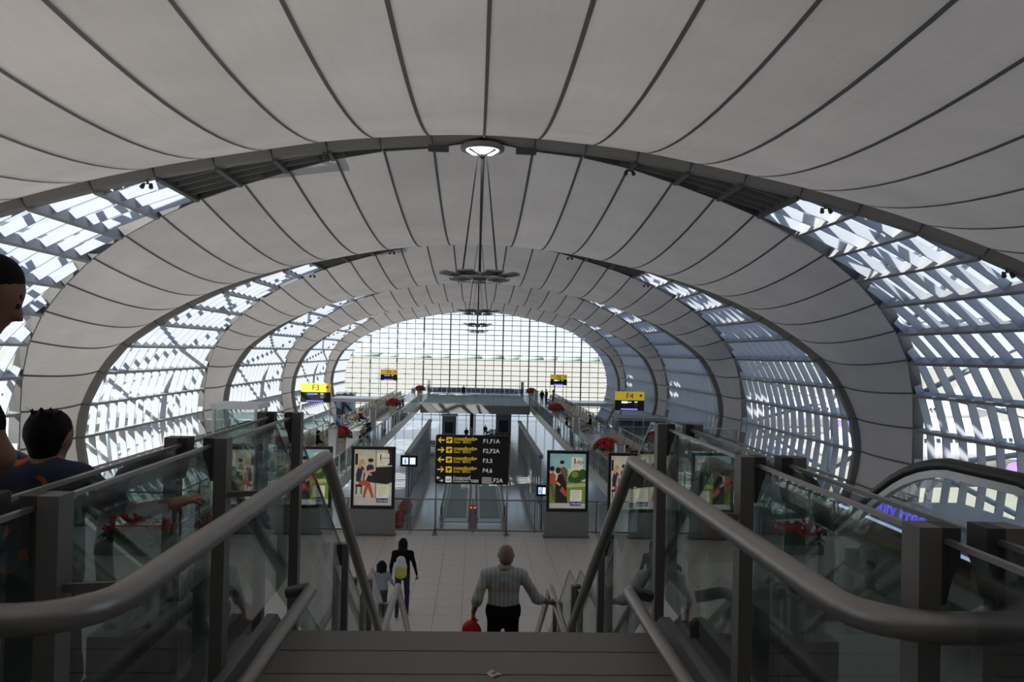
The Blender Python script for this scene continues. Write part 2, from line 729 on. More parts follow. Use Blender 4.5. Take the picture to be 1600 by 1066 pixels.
def lens(n, side, num):
    y0 = ring_y(n)
    sname = 'left' if side < 0 else 'right'
    root = empty('window_%d' % num, (0, 0, 0), kind='structure', cat='window',
                 label='%s curved side window with deep white fins, %s' % (
                     sname, ['beside the stair', 'nearest', 'second', 'third', 'fourth', 'farthest'][n]))
    ymax = END_Y if n == 5 else 1e9

    def u_at(dy, ua, ub):
        """smallest u in [ua, ub] where the half gap exceeds dy"""
        for t in np.linspace(0, 1, 9):
            u = ua + (ub - ua) * t
            if gap(u) > dy + 0.05:
                return u
        return None
    for k in range(0, N_ST + 1):
        u = k * ST
        if k == 0 or gap(u) < 0.3:
            continue
        x, z = sec(side * u)
        nv = nrm(side * u)
        xt, zt = sec(side * (u - 0.1) if k else 0.0)
        tv = (Vector((x, 0, z)) - Vector((xt, 0, zt))).normalized()
        c = Vector((x, 0, z)) + nv * 0.23
        MB().beam(c + Vector((0, y0 - gap(u), 0)), c + Vector((0, min(y0 + gap(u), ymax), 0)), tv * 0.15, nv * 0.46)\
            .build('purlin', 'purlin' if k > OPAQUE else 'beam_dark', root)
    strips = {}
    for k in range(0, N_ST):
        ua, ub = k * ST, (k + 1) * ST
        g = max(gap(ua), gap(ub))
        J = int(g / FIN_SP) + 1
        sp = FIN_SP if k >= OPAQUE else 0.75
        J = int(g / sp) + 1
        for j in range(-J, J + 1):
            yy = y0 + (j + 0.5) * sp
            if yy > ymax:
                continue
            us = u_at(abs(yy - y0), ua, ub)
            if us is None or ub - us < 0.25:
                continue
            mb = MB()
            pa, pb = sec(side * us), sec(side * ub)
            na, nb = nrm(side * us), nrm(side * ub)
            A = Vector((pa[0], yy, pa[1]))
            B = Vector((pb[0], yy, pb[1]))
            t = Vector((0, FIN_T / 2, 0))
            mb.hexa([A - t, A + t, A + t + na * FIN_D, A - t + na * FIN_D,
                     B - t, B + t, B + t + nb * FIN_D, B - t + nb * FIN_D])
            mb.build('fin', 'fin' if k >= OPAQUE else 'beam', root)
        # infill
        if k < OPAQUE:
            mb = MB()
            pa, pb = sec(side * ua, -0.02), sec(side * ub, -0.02)
            mb.add([(pa[0], y0 - gap(ua), pa[1]), (pa[0], y0 + gap(ua), pa[1]),
                    (pb[0], y0 + gap(ub), pb[1]), (pb[0], y0 - gap(ub), pb[1])], [(0, 1, 2, 3)])
            mb.build('roof_panel', 'duct', root)
        else:
            ys = [y0 - g] + [y0 + (j + 0.5) * FIN_SP for j in range(-J, J + 1) if abs((j + 0.5) * FIN_SP) < g] + [y0 + g]
            whole = MB()
            for a, b in zip(ys[:-1], ys[1:]):
                if b > ymax:
                    b = ymax
                if a >= b - 0.05:
                    continue
                m_in = 0.5 * (a + b)
                us = u_at(min(abs(a - y0), abs(b - y0)), ua, ub)
                if us is None:
                    continue
                us2 = u_at(max(abs(a - y0), abs(b - y0)), ua, ub)
                us2 = ub - 0.02 if us2 is None else us2
                inner_a = abs(a - y0) < abs(b - y0)
                u_a, u_b = (us, us2) if inner_a else (us2, us)
                p1, p2 = sec(side * u_a), sec(side * u_b)
                q = sec(side * ub)
                mb = whole if n not in (1, 2) else MB()
                mb.add([(p1[0], a + 0.02, p1[1]), (p2[0], b - 0.02, p2[1]), (q[0], b - 0.02, q[1]), (q[0], a + 0.02, q[1])],
                       [(0, 1, 2, 3)])
                if n in (1, 2):
                    mb.build('pane', 'glass', root)
            if whole.v:
                whole.build('pane', 'glass', root)
    return root


num = 1
for n in range(0, 6):
    for side in (-1, 1):
        lens(n, side, num)
        num += 1


# outside tubular trusses over each lens
def truss(n, side):
    y0 = ring_y(n)
    root = empty('roof_truss', (side * 24.5, y0, LOW - 4.4), cat='truss', group='outside roof trusses',
                 label='pale tubular steel truss outside the %s %s side window' % (
                     ['nearest overhead', 'nearest', 'second', 'third', 'fourth', 'farthest'][n], 'left' if side < 0 else 'right'))
    off = Vector(root.location)

    def P(u, o, y):
        x, z = sec(side * u, o)
        return Vector((x, y, z)) - off
    us = [4.0 * ST + i * 1.0 * ST for i in range(14)]
    for a, b in zip(us[:-1], us[1:]):
        MB().tube([P(a, -2.8, y0), P(b, -2.8, y0)], 0.20, 8).build('chord', 'truss', root, True)
    for i, a in enumerate(us[::2]):
        for sg_ in (-1, 1):
            for da in (0, 1):
                uu = min(a + (da * 2 - 1) * ST, U_MAX)
                if uu < 3 * ST:
                    continue
                MB().tube([P(a, -2.8, y0), P(uu, -0.15, y0 + sg_ * (gap(uu)))], 0.13, 7).build('brace', 'truss', root, True)
    MB().tube([P(us[-1], -2.8, y0), Vector((0, 0, 0))], 0.24, 8).build('strut', 'truss', root, True)


for n in range(1, 5):
    for side in (-1, 1):
        truss(n, side)


# ------------------------------------------------------------------ end window
def end_window():
    root = empty('window_%d' % num, (0, 0, 0), kind='structure', cat='window',
                 label='tall arched end window with a dark grid of glazing bars')
    ol = [sec(u, 0.1) for u in np.linspace(-U_MAX, U_MAX, 81)]
    xs = np.array([p[0] for p in ol])
    zs = np.array([p[1] for p in ol])
    zi = int(np.argmax(xs))
    zr, xr = zs[40:], xs[40:]

    def half(z):
        o = np.argsort(zr)
        return float(np.interp(z, zr[o], xr[o]))

    def top(x):
        hi = zr > 1.0
        return float(np.interp(abs(x), xr[hi], zr[hi])) if abs(x) < xr[hi].max() else None
    sp = 1.43
    j = -15
    for j in range(-15, 16):
        x = j * sp
        if abs(x) > 21.4:
            continue
        hi = zr >= zs[zi]
        zt = float(np.interp(abs(x), xr[hi], zr[hi]))
        lo = zr <= zs[zi]
        zb = LOW if abs(x) < xr[lo].min() else float(np.interp(-abs(x), -xr[lo], zr[lo]))
        w = 0.20 if j % 3 == 0 else 0.085
        MB().box(x - w / 2, x + w / 2, END_Y - w, END_Y + 0.05, zb, zt).build('mullion', 'mullion', root)
    z = LOW
    i = 0
    while z < EYE + 7.6:
        h = half(z)
        w = 0.10
        MB().box(-h, h, END_Y - 0.12, END_Y + 0.03, z - w / 2, z + w / 2).build('transom', 'mullion', root)
        z += 0.82
        i += 1
    mb = MB()
    mb.add([(p[0], END_Y + 0.06, p[1]) for p in ol], [tuple(range(len(ol)))])
    mb.build('pane', 'glass', root)
    mb = MB()
    for a, b in zip(ol[:-1], ol[1:]):
        mb.beam((a[0], END_Y, a[1]), (b[0], END_Y, b[1]), (0, 0.4, 0), (nrm(a[0]) if 0 else Vector((0, 0, 0.2))))
    # rim of the opening
    mb.build('rim', 'beam', root)


end_window()
# unseen wall added behind the camera to keep stray light out
mb = MB()
ol = [sec(u, 0) for u in np.linspace(-U_MAX, U_MAX, 61)]
mb.add([(p[0], -1.5 - 9.5, p[1]) for p in ol], [tuple(range(len(ol)))])
tag(mb.build('wall_light_stop', 'light_stop_grey'), 'unseen grey wall added behind the stair landing to keep stray light out', 'wall', kind='structure')
mb = MB()
us = np.linspace(-U_MAX, U_MAX, 41)
for a, b in zip(us[:-1], us[1:]):
    p, q = sec(a), sec(b)
    ga, gb = gap(a), gap(b)
    yr = ring_y(0)
    mb.add([(p[0], -11, p[1]), (p[0], yr - ga, p[1]), (q[0], yr - gb, q[1]), (q[0], -11, q[1])], [(0, 1, 2, 3)])
tag(mb.build('ceiling', 'membrane', smooth=True), 'grey fabric roof over the landing behind the camera', 'ceiling', kind='structure')

# ------------------------------------------------------------------ ground outside, far trees
mb = MB()
mb.box(-4000, 4000, -600, 7000, LOW - 4.9, LOW - 4.5)
tag(mb.build('apron', 'apron'), 'pale concrete airfield ground outside the windows', 'ground', kind='structure')
mb = MB()
rr = random.Random(3)
x = -1500
while x < 1500:
    w = rr.uniform(30, 70)
    h = rr.uniform(8, 17)
    mb.lathe([(w * 0.6, 0), (w * 0.55, h * 0.5), (w * 0.3, h * 0.9), (1, h)], 8, 0, (x, 1900 + rr.uniform(-60, 60), LOW - 4.5))
    x += w * 0.9
tag(mb.build('treeline', 'tree_haze', smooth=True), 'haze-coloured line of trees on the horizon beyond the end window', 'trees', kind='stuff')

# ------------------------------------------------------------------ floors
FLOOR_EDGE = 26.4
VOID = 5.9
WALK = 9.25
mb = MB()
mb.box(-22, 22, -11, 140, LOW - 0.4, LOW)
fl = tag(mb.build('floor', 'lower_floor'), 'glossy grey lower concourse floor down in the central void', 'floor', kind='structure')

hall = empty('floor', (0, 0, 0), label='beige tiled hall floor at the foot of the stairs', cat='floor', kind='structure')
MB().box(-14, 14, 3, FLOOR_EDGE, -0.5, -0.012).build('slab', 'grout', hall)
TS = 0.6
tile_me = None
rest = MB()
ny = int((FLOOR_EDGE - 3) / TS)
nx = int(28 / TS)
cells = []
for i in range(nx):
    for j in range(ny):
        xc = -14 + (i + 0.5) * TS
        yc = FLOOR_EDGE - (j + 0.5) * TS
        vis = abs(xc + 0.2) < 4.3 and yc > 13.6
        cells.append((xc, yc, vis))
g = TS / 2 - 0.004
for xc, yc, vis in cells:
    if vis:
        if tile_me is None:
            t0 = MB().box(-g, g, -g, g, -0.02, 0).build('tile', 'floor_tile', hall)
            tile_me = t0.data
            t0.location = (xc, yc, 0)
        else:
            t = bpy.data.objects.new('tile', tile_me)
            COL.objects.link(t)
            t.parent = hall
            t.location = (xc, yc, 0)
    else:
        rest.box(xc - g, xc + g, yc - g, yc + g, -0.02, 0)
tag(rest.build('paving', 'floor_tile', hall), kind='stuff')

for sgn, nm in ((-1, 'left'), (1, 'right')):
    mb = MB()
    x0, x1 = sorted((sgn * VOID, sgn * WALK))
    mb.box(x0, x1, FLOOR_EDGE, END_Y - 1.5, -0.55, 0)
    tag(mb.build('floor', 'walk_floor'), 'pale raised walkway floor along the %s side of the void' % nm, 'floor', kind='structure')
mb = MB()
mb.box(-VOID, VOID, 89, END_Y - 1.5, -0.9, 0)
tag(mb.build('floor', 'cladding'), 'dark bridge deck crossing the void before the end window', 'floor', kind='structure')
for sgn, nm, ys in ((-1, 'left', (54, 98)), (1, 'right', (54, 98))):
    for yy, ww in zip(ys, ('near', 'far')):
        mb = MB()
        x0, x1 = sorted((sgn * WALK, sgn * 17.0))
        mb.box(x0, x1, yy - 1.0, yy + 4.5, -0.4, 0)
        tag(mb.build('floor', 'walk_floor'), '%s gate bridge deck leading to the %s side window' % (ww, nm), 'floor', kind='structure')

# landing at the top of the stairs
Z1 = 4.1
EDGE = 4.77
land = empty('floor', (0, 0, Z1), label='ribbed dark grey landing at the top of the stairs', cat='floor', kind='structure')
MB().box(-7, 7, -11, EDGE - 0.02, -0.45, -0.03).build('slab', 'slab', land)
yy = EDGE
first = True
while yy > 0.6:
    MB().box(-1.08, 1.08, yy - 0.313, yy - 0.008, -0.03, 0).build('paving_strip', 'landing', land)
    yy -= 0.32
MB().box(-7, -1.09, -11, 3.6, -0.03, 0).build('floor_plate', 'landing', land)
MB().box(1.09, 7, -11, 3.6, -0.03, 0).build('floor_plate', 'landing', land)
MB().box(-1.08, 1.08, -11, 0.6, -0.03, 0).build('floor_plate', 'landing', land)

# ------------------------------------------------------------------ staircase
Z2 = 1.85
stair = empty('staircase', (0, EDGE, 0), label='two-flight grey staircase leading down from the landing to the hall', cat='stairs')
N1, RUN = 13, 0.29
r1 = (Z1 - Z2) / N1
for i in range(1, N1):
    z = Z1 - r1 * i
    y = (i - 1) * RUN
    MB().box(-1.08, 1.08, y, y + RUN + 0.02, z - r1 - 0.06, z).build('step', 'step', stair)
F1 = (N1 - 1) * RUN                     # end of flight 1
MIDL = 1.75
MB().box(-1.08, 1.08, F1, F1 + MIDL, Z2 - 0.3, Z2).build('half_landing', 'landing', stair)
N2 = 11
r2 = Z2 / N2
for i in range(1, N2):
    z = Z2 - r2 * i
    y = F1 + MIDL + (i - 1) * RUN
    MB().box(-1.08, 1.08, y, y + RUN + 0.02, max(z - r2 - 0.06, 0.0), z).build('step', 'step', stair)
F2 = F1 + MIDL + (N2 - 1) * RUN
for s in (-1, 1):
    mb = MB()
    prof = [(0, Z1 - 0.02), (F1 + 0.1, Z2 + 0.02), (F1 + MIDL, Z2 + 0.02), (F2 + 0.2, 0.03), (F2 - 0.5, 0.0),
            (F1 + MIDL, Z2 - 0.42), (F1, Z2 - 0.42), (0, Z1 - 0.5)]
    mb.prism([(s * 1.10, y, z) for y, z in prof], (-0.02, 0, 0), (0.02, 0, 0))
    mb.build('stringer', 'cladding', stair)


def walk_z(d):
    """height of stair line at depth d"""
    y = d - EDGE
    if y <= 0:
        return Z1
    if y <= F1:
        return Z1 + (Z2 - Z1) * y / F1
    if y <= F1 + MIDL:
        return Z2
    if y <= F2:
        return Z2 * (1 - (y - F1 - MIDL) / (F2 - F1 - MIDL))
    return 0.0


def rail_path(h, X, start, turn):
    """handrail running level, down, level, down; returned to the outside at its near end"""
    pts = []
    if turn:
        pts += [(X + math.copysign(0.9, X), start, Z1 + h), (X + math.copysign(0.22, X), start, Z1 + h)]
        for a in np.linspace(80, 10, 5):
            pts.append((X + math.copysign(0.22 * (1 - math.cos(R(90 - a))), X) if 0 else X + math.copysign(0.2 * (1 - math.cos(R(a))), X),
                        start + 0.2 * (1 - math.sin(R(a))), Z1 + h))
    keys = [EDGE + 0.3, EDGE + F1 + 0.2, EDGE + F1 + MIDL + 0.25, EDGE + F2 + 0.3, EDGE + F2 + 0.7]
    zz = [Z1, Z2, Z2, 0, 0]
    pts.append((X, start + 0.3, Z1 + h))
    prev = (start + 0.3, Z1)
    for d, z in zip(keys, zz):
        # short rounding at each bend
        pts.append((X, d - 0.03, z + h + (prev[1] - z) * 0.03 / max(d - prev[0], 0.1)))
        pts.append((X, d + 0.03, z + h))
        prev = (d, z)
    # fix the points after each bend so that slopes stay straight
    return pts


def rail_z(d):
    sh = float(np.interp(d, [0, EDGE + F1 + 0.95, EDGE + F1 + MIDL], [0.95, 0.95, 0.40]))
    return walk_z(d - sh)


POSTS = [0.95, 2.42, 3.98, 5.62, 7.88, 9.8, 11.8, 13.3]


def balustrade(s):
    nm = 'left' if s < 0 else 'right'
    root = empty('stair_balustrade', (s * 1.2, EDGE, 0), cat='balustrade',
                 label='glass and steel balustrade with tubular handrails along the %s of the stairs' % nm)
    off = Vector(root.location)

    def tube(path, r, name, mat):
        MB().tube([Vector(p) - off for p in path], r, 14).build(name, mat, root, True)
    tube(rail_path(0.945, -0.905 if s < 0 else 0.985, 2.0, True), 0.040, 'handrail', 'steel')
    X = s * 0.93
    low = [(X, 1.0, Z1 + 0.2), (X, 4.85, Z1 + 0.2), (X + s * 0.02, 4.95, Z1 + 0.185), (X + s * 0.16, 5.0, Z1 + 0.14)]
    tube(low, 0.036, 'low_rail', 'steel')
    posts = POSTS if s < 0 else [0.7, 2.15, 3.6, 5.25, 7.6, 9.6, 11.7, 13.2]
    for i, d in enumerate(posts):
        zf = rail_z(d)
        zt = zf + 1.17
        for row, X in ((0, s * 1.19), (1, s * 1.42)):
            if d > 8 and row == 1:
                pass
            p = MB()
            p.box(X - 0.03 - off.x, X + 0.03 - off.x, d - 0.045 - off.y, d + 0.045 - off.y, walk_z(d) - 0.3, zt)
            po = p.build('post', 'post_steel', root)
            inn = -s if row else s
            # clamp head reaching towards the other row
            x0 = X + inn * 0.03 - off.x
            prof = [(x0, zt), (x0 + inn * 0.05, zt), (x0 + inn * 0.05, zt - 0.08), (x0 + inn * 0.03, zt - 0.13),
                    (x0 + inn * 0.012, zt - 0.20), (x0, zt - 0.2)]
            MB().prism([(q[0], d - 0.045 - off.y, q[1]) for q in prof], (0, 0, 0), (0, 0.09, 0)).build('clamp', 'bracket', po)
            if row == 0 and d < EDGE:
                MB().bar((X - off.x, d - off.y, zf + 0.90), ((-0.915 if s < 0 else 0.99) - off.x, d - off.y, zf + 0.915), 0.02, 0.025).build('arm', 'post_steel', po)
    for i in range(len(posts) - 1):
        a, b = posts[i] + 0.03, posts[i + 1] - 0.03
        for row, X in ((0, s * 1.235), (1, s * 1.375)):
            za, zb = rail_z(a), rail_z(b)
            mb = MB()
            x = X - off.x
            th = 0.006
            # panels follow the stair line; break the panel at the bend
            brk = [a, b]
            for kx in (EDGE + F2 + 0.4, EDGE + F1 + MIDL + 0.4, EDGE + F1 + 0.95, EDGE + 0.95):
                if a + 0.1 < kx < b - 0.1:
                    brk.insert(1, kx)
            for p, q in zip(brk[:-1], brk[1:]):
                zp, zq = rail_z(p), rail_z(q)
                mb.hexa([(x - th, p - off.y, zp + 0.06), (x + th, p - off.y, zp + 0.06), (x + th, q - off.y, zq + 0.06), (x - th, q - off.y, zq + 0.06),
                         (x - th, p - off.y, zp + 1.13), (x + th, p - off.y, zp + 1.13), (x + th, q - off.y, zq + 1.13), (x - th, q - off.y, zq + 1.13)])
            mb.build('glass_panel', 'stair_glass', root)
            mb = MB()
            for p, q in zip(brk[:-1], brk[1:]):
                mb.bar((x, p - off.y, rail_z(p) + 1.135), (x, q - off.y, rail_z(q) + 1.135), 0.018, 0.014)
            mb.build('edge_strip', 'steel', root)
    for row, X in ((0, s * 1.2),):
        mb = MB()
        ks = [0.9, EDGE, EDGE + F1, EDGE + F1 + MIDL, EDGE + F2]
        for p, q in zip(ks[:-1], ks[1:]):
            mb.bar((s * 1.13 - off.x, p - off.y, walk_z(p) + 0.04), (s * 1.13 - off.x, q - off.y, walk_z(q) + 0.04), 0.05, 0.10)
        mb.build('kerb', 'cladding', root)


for s in (-1, 1):
    balustrade(s)


# ------------------------------------------------------------------ escalators
def escalator(s):
    nm = 'left' if s < 0 else 'right'
    XI, XO = 1.72, 2.92          # inner / outer balustrade
    top0 = 3.95                  # near end
    root = empty('escalator', (s * (XI + XO) / 2, top0, 0), cat='escalator',
                 label='escalator with black handrails descending on the %s of the stairs' % nm)
    off = Vector(root.location)
    slope = math.tan(R(30))
    ya = top0 + 1.35
    yb = ya + Z1 / slope
    ye = yb + 1.3

    def zl(y):
        return Z1 if y < ya else (0.0 if y > yb else Z1 - (y - ya) * slope)
    hh = 0.98

    def path(h, r, n=9):
        pts = []
        for a in np.linspace(-90, 90, n):
            pts.append((top0 + r - r * math.cos(R(a)) + 0.0, Z1 + h - r + r * math.sin(R(a))))
        for a in np.linspace(0, 1, 7)[1:]:
            pts.append((ya - 0.5 + a * 1.0, Z1 + h - slope * 0.5 * max(0, a) ** 2 * 1.0))
        pts.append((yb - 0.3, zl(yb - 0.3) + h))
        for a in np.linspace(0, 1, 5)[1:]:
            pts.append((yb - 0.3 + a * 0.6, zl(yb - 0.3) + h - slope * (0.6 * a - 0.3 * a * a) * 0.577))
        for a in np.linspace(90, -90, n):
            pts.append((ye - r + r * math.cos(R(a)), h - r + r * math.sin(R(a))))
        return pts
    hp = path(hh, 0.34)
    for X in (XI, XO):
        MB().tube([(s * X - off.x, y - off.y, z) for y, z in hp], 0.042, 8).build('handrail', 'rubber', root, True)
        ip = path(hh - 0.055, 0.29)
        # handrail guide
        mb = MB()
        for p, q in zip(ip[:-1], ip[1:]):
            mb.bar((s * X - off.x, p[0] - off.y, p[1]), (s * X - off.x, q[0] - off.y, q[1]), 0.05, 0.05)
        mb.build('handrail_guide', 'aluminium', root)
        # glass between deck and guide
        mb = MB()
        n = len(ip)
        half_ = [p for p in ip]
        x = s * X - off.x
        for p, q in zip(half_[:-1], half_[1:]):
            if q[0] - p[0] < 0.003:
                continue
            zp, zq = zl(p[0]) + 0.22, zl(q[0]) + 0.22
            if p[1] <= zp or q[1] <= zq:
                continue
            mb.add([(x, p[0] - off.y, zp), (x, q[0] - off.y, zq), (x, q[0] - off.y, q[1] - 0.02), (x, p[0] - off.y, p[1] - 0.02)], [(0, 1, 2, 3)])
        mb.build('glass_balustrade', 'rail_glass', root)
        # deck and skirt cladding
        mb = MB()
        w = 0.11
        ks = [top0 + 0.1, ya, yb, ye - 0.1]
        for p, q in zip(ks[:-1], ks[1:]):
            mb.hexa([(x - w, p - off.y, zl(p) - 0.75), (x + w, p - off.y, zl(p) - 0.75), (x + w, q - off.y, max(zl(q) - 0.75, 0.0)), (x - w, q - off.y, max(zl(q) - 0.75, 0.0)),
                     (x - w, p - off.y, zl(p) + 0.20), (x + w, p - off.y, zl(p) + 0.20), (x + w, q - off.y, zl(q) + 0.20), (x - w, q - off.y, zl(q) + 0.20)])
        mb.build('cladding', 'cladding', root)
    MB().box(-0.5, 0.5, top0 - 0.3 - off.y, ya - 0.35 - off.y, Z1 - 0.05, Z1 + 0.012).build('comb_plate', 'aluminium', root)
    st = None
    n = int((yb - ya) / 0.4)
    for i in range(-1, n + 1):
        y = ya + 0.4 * i
        z = max(min(Z1, Z1 - 0.4 * slope * i), 0.02)
        if st is None:
            st = MB().box(-0.48, 0.48, 0, 0.4, -0.24, 0).build('step', 'step', root)
            o = st
        else:
            o = bpy.data.objects.new('step', st.data)
            COL.objects.link(o)
            o.parent = root
        o.location = (0, y - off.y, z)
    mb = MB()
    mb.prism([(-0.6, ya - off.y, Z1 - 0.8), (-0.6, yb - off.y, 0.02), (-0.6, yb - 1.6 - off.y, 0.02), (-0.6, ya - off.y, Z1 - 1.3)], (0, 0, 0), (1.2, 0, 0))
    mb.build('truss_casing', 'cladding', root)


for s in (-1, 1):
    escalator(s)


# ------------------------------------------------------------------ glass railings round the void
def railing(p, q, label, h=1.1, step=2.0, z=0.0):
    p, q = Vector((p[0], p[1], z)), Vector((q[0], q[1], z))
    L = (q - p).length
    d = (q - p).normalized()
    root = empty('glass_railing', p, cat='railing', label=label)
    n = max(1, round(L / step))
    pan = post = None
    sd = Vector((d.y, -d.x, 0))
    for i in range(n + 1):
        c = d * (L * i / n)
        if post is None:
            post = MB().box(-0.025, 0.025, -0.025, 0.025, 0, h).build('post', 'steel', root)
            post.location = c
        else:
            o = bpy.data.objects.new('post', post.data)
            COL.objects.link(o)
            o.parent = root
            o.location = c
    e = 0.04
    for i in range(n):
        a, b = d * (L * i / n + e), d * (L * (i + 1) / n - e)
        if pan is None:
            t = sd * 0.006
            m = b - a
            pan = MB().hexa([-t + Vector((0, 0, 0.1)), t + Vector((0, 0, 0.1)), m + t + Vector((0, 0, 0.1)), m - t + Vector((0, 0, 0.1)),
                             -t + Vector((0, 0, h - 0.05)), t + Vector((0, 0, h - 0.05)), m + t + Vector((0, 0, h - 0.05)), m - t + Vector((0, 0, h - 0.05))]).build('glass_panel', 'rail_glass', root)
            pan.location = a
        else:
            o = bpy.data.objects.new('glass_panel', pan.data)
            COL.objects.link(o)
            o.parent = root
            o.location = a
    MB().tube([(0, 0, h), d * L + Vector((0, 0, h))], 0.028, 8).build('top_rail', 'steel', root, True)
    MB().bar((0, 0, 0.05), d * L + Vector((0, 0, 0.05)), 0.03, 0.05).build('bottom_rail', 'steel', root)
    return root


railing((-VOID, FLOOR_EDGE - 0.1), (VOID, FLOOR_EDGE - 0.1), 'glass railing across the near end of the void behind the directory sign', 1.02, 1.97)
railing((-VOID, FLOOR_EDGE + 0.1), (-VOID, 89), 'glass railing along the left edge of the central void')
railing((VOID, FLOOR_EDGE + 0.1), (VOID, 89), 'glass railing along the right edge of the central void')
railing((-WALK, FLOOR_EDGE), (-WALK, 52.9), 'near outer glass railing of the left walkway')
railing((-WALK, 58.6), (-WALK, 96.8), 'far outer glass railing of the left walkway')
railing((WALK, FLOOR_EDGE), (WALK, 52.9), 'near outer glass railing of the right walkway')
railing((WALK, 58.6), (WALK, 96.8), 'far outer glass railing of the right walkway')
railing((-VOID, 89.1), (VOID, 89.1), 'glass railing along the near edge of the bridge')
railing((-14, FLOOR_EDGE - 0.05), (-WALK - 0.1, FLOOR_EDGE - 0.05), 'short glass railing closing the hall edge on the left')
railing((WALK + 0.1, FLOOR_EDGE - 0.05), (14, FLOOR_EDGE - 0.05), 'short glass railing closing the hall edge on the right')
for s, nm in ((-1, 'left'), (1, 'right')):
    railing((s * (WALK + 0.1), 53.1), (s * 17, 53.1), 'near glass railing of the %s gate bridge' % nm)
    railing((s * (WALK + 0.1), 58.4), (s * 17, 58.4), 'far glass railing of the %s gate bridge' % nm)


# ------------------------------------------------------------------ service columns at the walkway edge
def column(x, y, label):
    root = empty('column', (x, y, 0), cat='column', label=label, group='steel service columns along the void')
    prof = [(-0.21, -0.16), (-0.16, -0.21), (0.16, -0.21), (0.21, -0.16), (0.21, 0.16), (0.16, 0.21), (-0.16, 0.21), (-0.21, 0.16)]
    MB().prism([(a, b, 0) for a, b in prof], (0, 0, 0), (0, 0, 1.80)).build('shaft', 'aluminium', root)
    MB().prism([(a * 1.04, b * 1.04, 0) for a, b in prof], (0, 0, 1.805), (0, 0, 1.85)).build('cap', 'cladding', root)
    MB().prism([(a * 1.06, b * 1.06, 0) for a, b in prof], (0, 0, 0), (0, 0, 0.08)).build('base', 'cladding', root)


for x, y, l in ((-6.95, 41, 'square steel service column nearest on the left walkway'),
                (-6.75, 55, 'square steel service column second along the left walkway'),
                (-6.45, 86, 'square steel service column third along the left walkway'),
                (-6.3, 111, 'square steel service column farthest along the left walkway'),
                (6.35, 36, 'square steel service column nearest on the right walkway'),
                (6.3, 51.5, 'square steel service column second along the right walkway'),
                (6.3, 86, 'square steel service column third along the right walkway'),
                (6.25, 111, 'square steel service column farthest along the right walkway')):
    column(x, y, l)


# ------------------------------------------------------------------ planters of poinsettias
def blooms(rnd, rx, rz, n, size):
    mb = MB()
    for i in range(n):
        a = rnd.uniform(0, 2 * math.pi)
        r = math.sqrt(rnd.random())
        x, y = rx * r * math.cos(a), rx * r * math.sin(a)
        z = rz * (1 - r * r) + rnd.uniform(-0.10, 0.09)
        c = Vector((x, y, z))
        out = Vector((x / rx, y / rx, 0.9)).normalized()
        a0 = rnd.uniform(0, 1)
        t1 = out.orthogonal().normalized()
        t2 = out.cross(t1)
        for k in range(5):
            t = a0 + k * 2 * math.pi / 5
            d = t1 * math.cos(t) + t2 * math.sin(t)
            e = out.cross(d)
            mb.add([c, c + d * size * 0.5 + e * size * 0.28 + out * 0.02, c + d * size - out * 0.02, c + d * size * 0.5 - e * size * 0.28 + out * 0.02], [(0, 1, 2, 3)])
    return mb


def planter(x, y, label, seed, h=1.30, rx=0.62):
    rnd = random.Random(seed)
    root = empty('flower_planter', (x, y, 0), cat='planter', label=label, group='poinsettia planters')
    a, b = 0.24, 0.31
    mb = MB()
    mb.hexa([(-a, -a, 0), (a, -a, 0), (a, a, 0), (-a, a, 0), (-b, -b, h), (b, -b, h), (b, b, h), (-b, b, h)])
    mb.build('pot', 'planter', root)
    zb = h * 0.72
    w = a + (b - a) * 0.72 + 0.006
    MB().box(-w, w, -w, w, zb, zb + 0.05).build('band', 'gold', root)
    f = blooms(rnd, rx * 1.02, 0.10, 110, 0.19).build('foliage', 'leaf', root)
    f.location = (0, 0, h + 0.0)
    g_ = blooms(rnd, rx * 0.97, 0.27, 95, 0.19).build('flowers', 'petal', root)
    g_.location = (0, 0, h + 0.12)
    return root


planter(-6.95, 43.0, 'cream planter of red poinsettias beside the nearest column on the left', 1)
planter(-6.75, 68.5, 'cream planter of red poinsettias second along the left walkway', 2)
planter(-6.45, 96, 'cream planter of red poinsettias farthest along the left walkway', 3)
planter(6.3, 39.2, 'cream planter of red poinsettias beside the nearest column on the right', 4)
planter(5.95 + 0.5, 66, 'cream planter of red poinsettias second along the right walkway', 5)
planter(5.9 + 0.5, 95, 'cream planter of red poinsettias farthest along the right walkway', 6)


def flower_bed(x, y, w, l, label, seed, z=0.0):
    rnd = random.Random(seed)
    root = empty('flower_bed', (x, y, z), cat='flower bed', label=label)
    MB().box(-w / 2, w / 2, -l / 2, l / 2, 0, 0.28).build('trough', 'cladding', root)
    fol, pet = MB(), MB()
    n = int(w * l * 28)
    for i in range(n):
        cx, cy = rnd.uniform(-w / 2, w / 2), rnd.uniform(-l / 2, l / 2)
        for tgt, zz, k in ((fol, 0.42, 2), (pet, 0.66, 1)):
            m = blooms(rnd, 0.12, 0.05, k, 0.16)
            tgt.add([(p[0] + cx, p[1] + cy, p[2] + zz + rnd.uniform(-0.12, 0.08)) for p in m.v], m.f)
    fol.build('foliage', 'leaf', root)
    pet.build('flowers', 'petal', root)


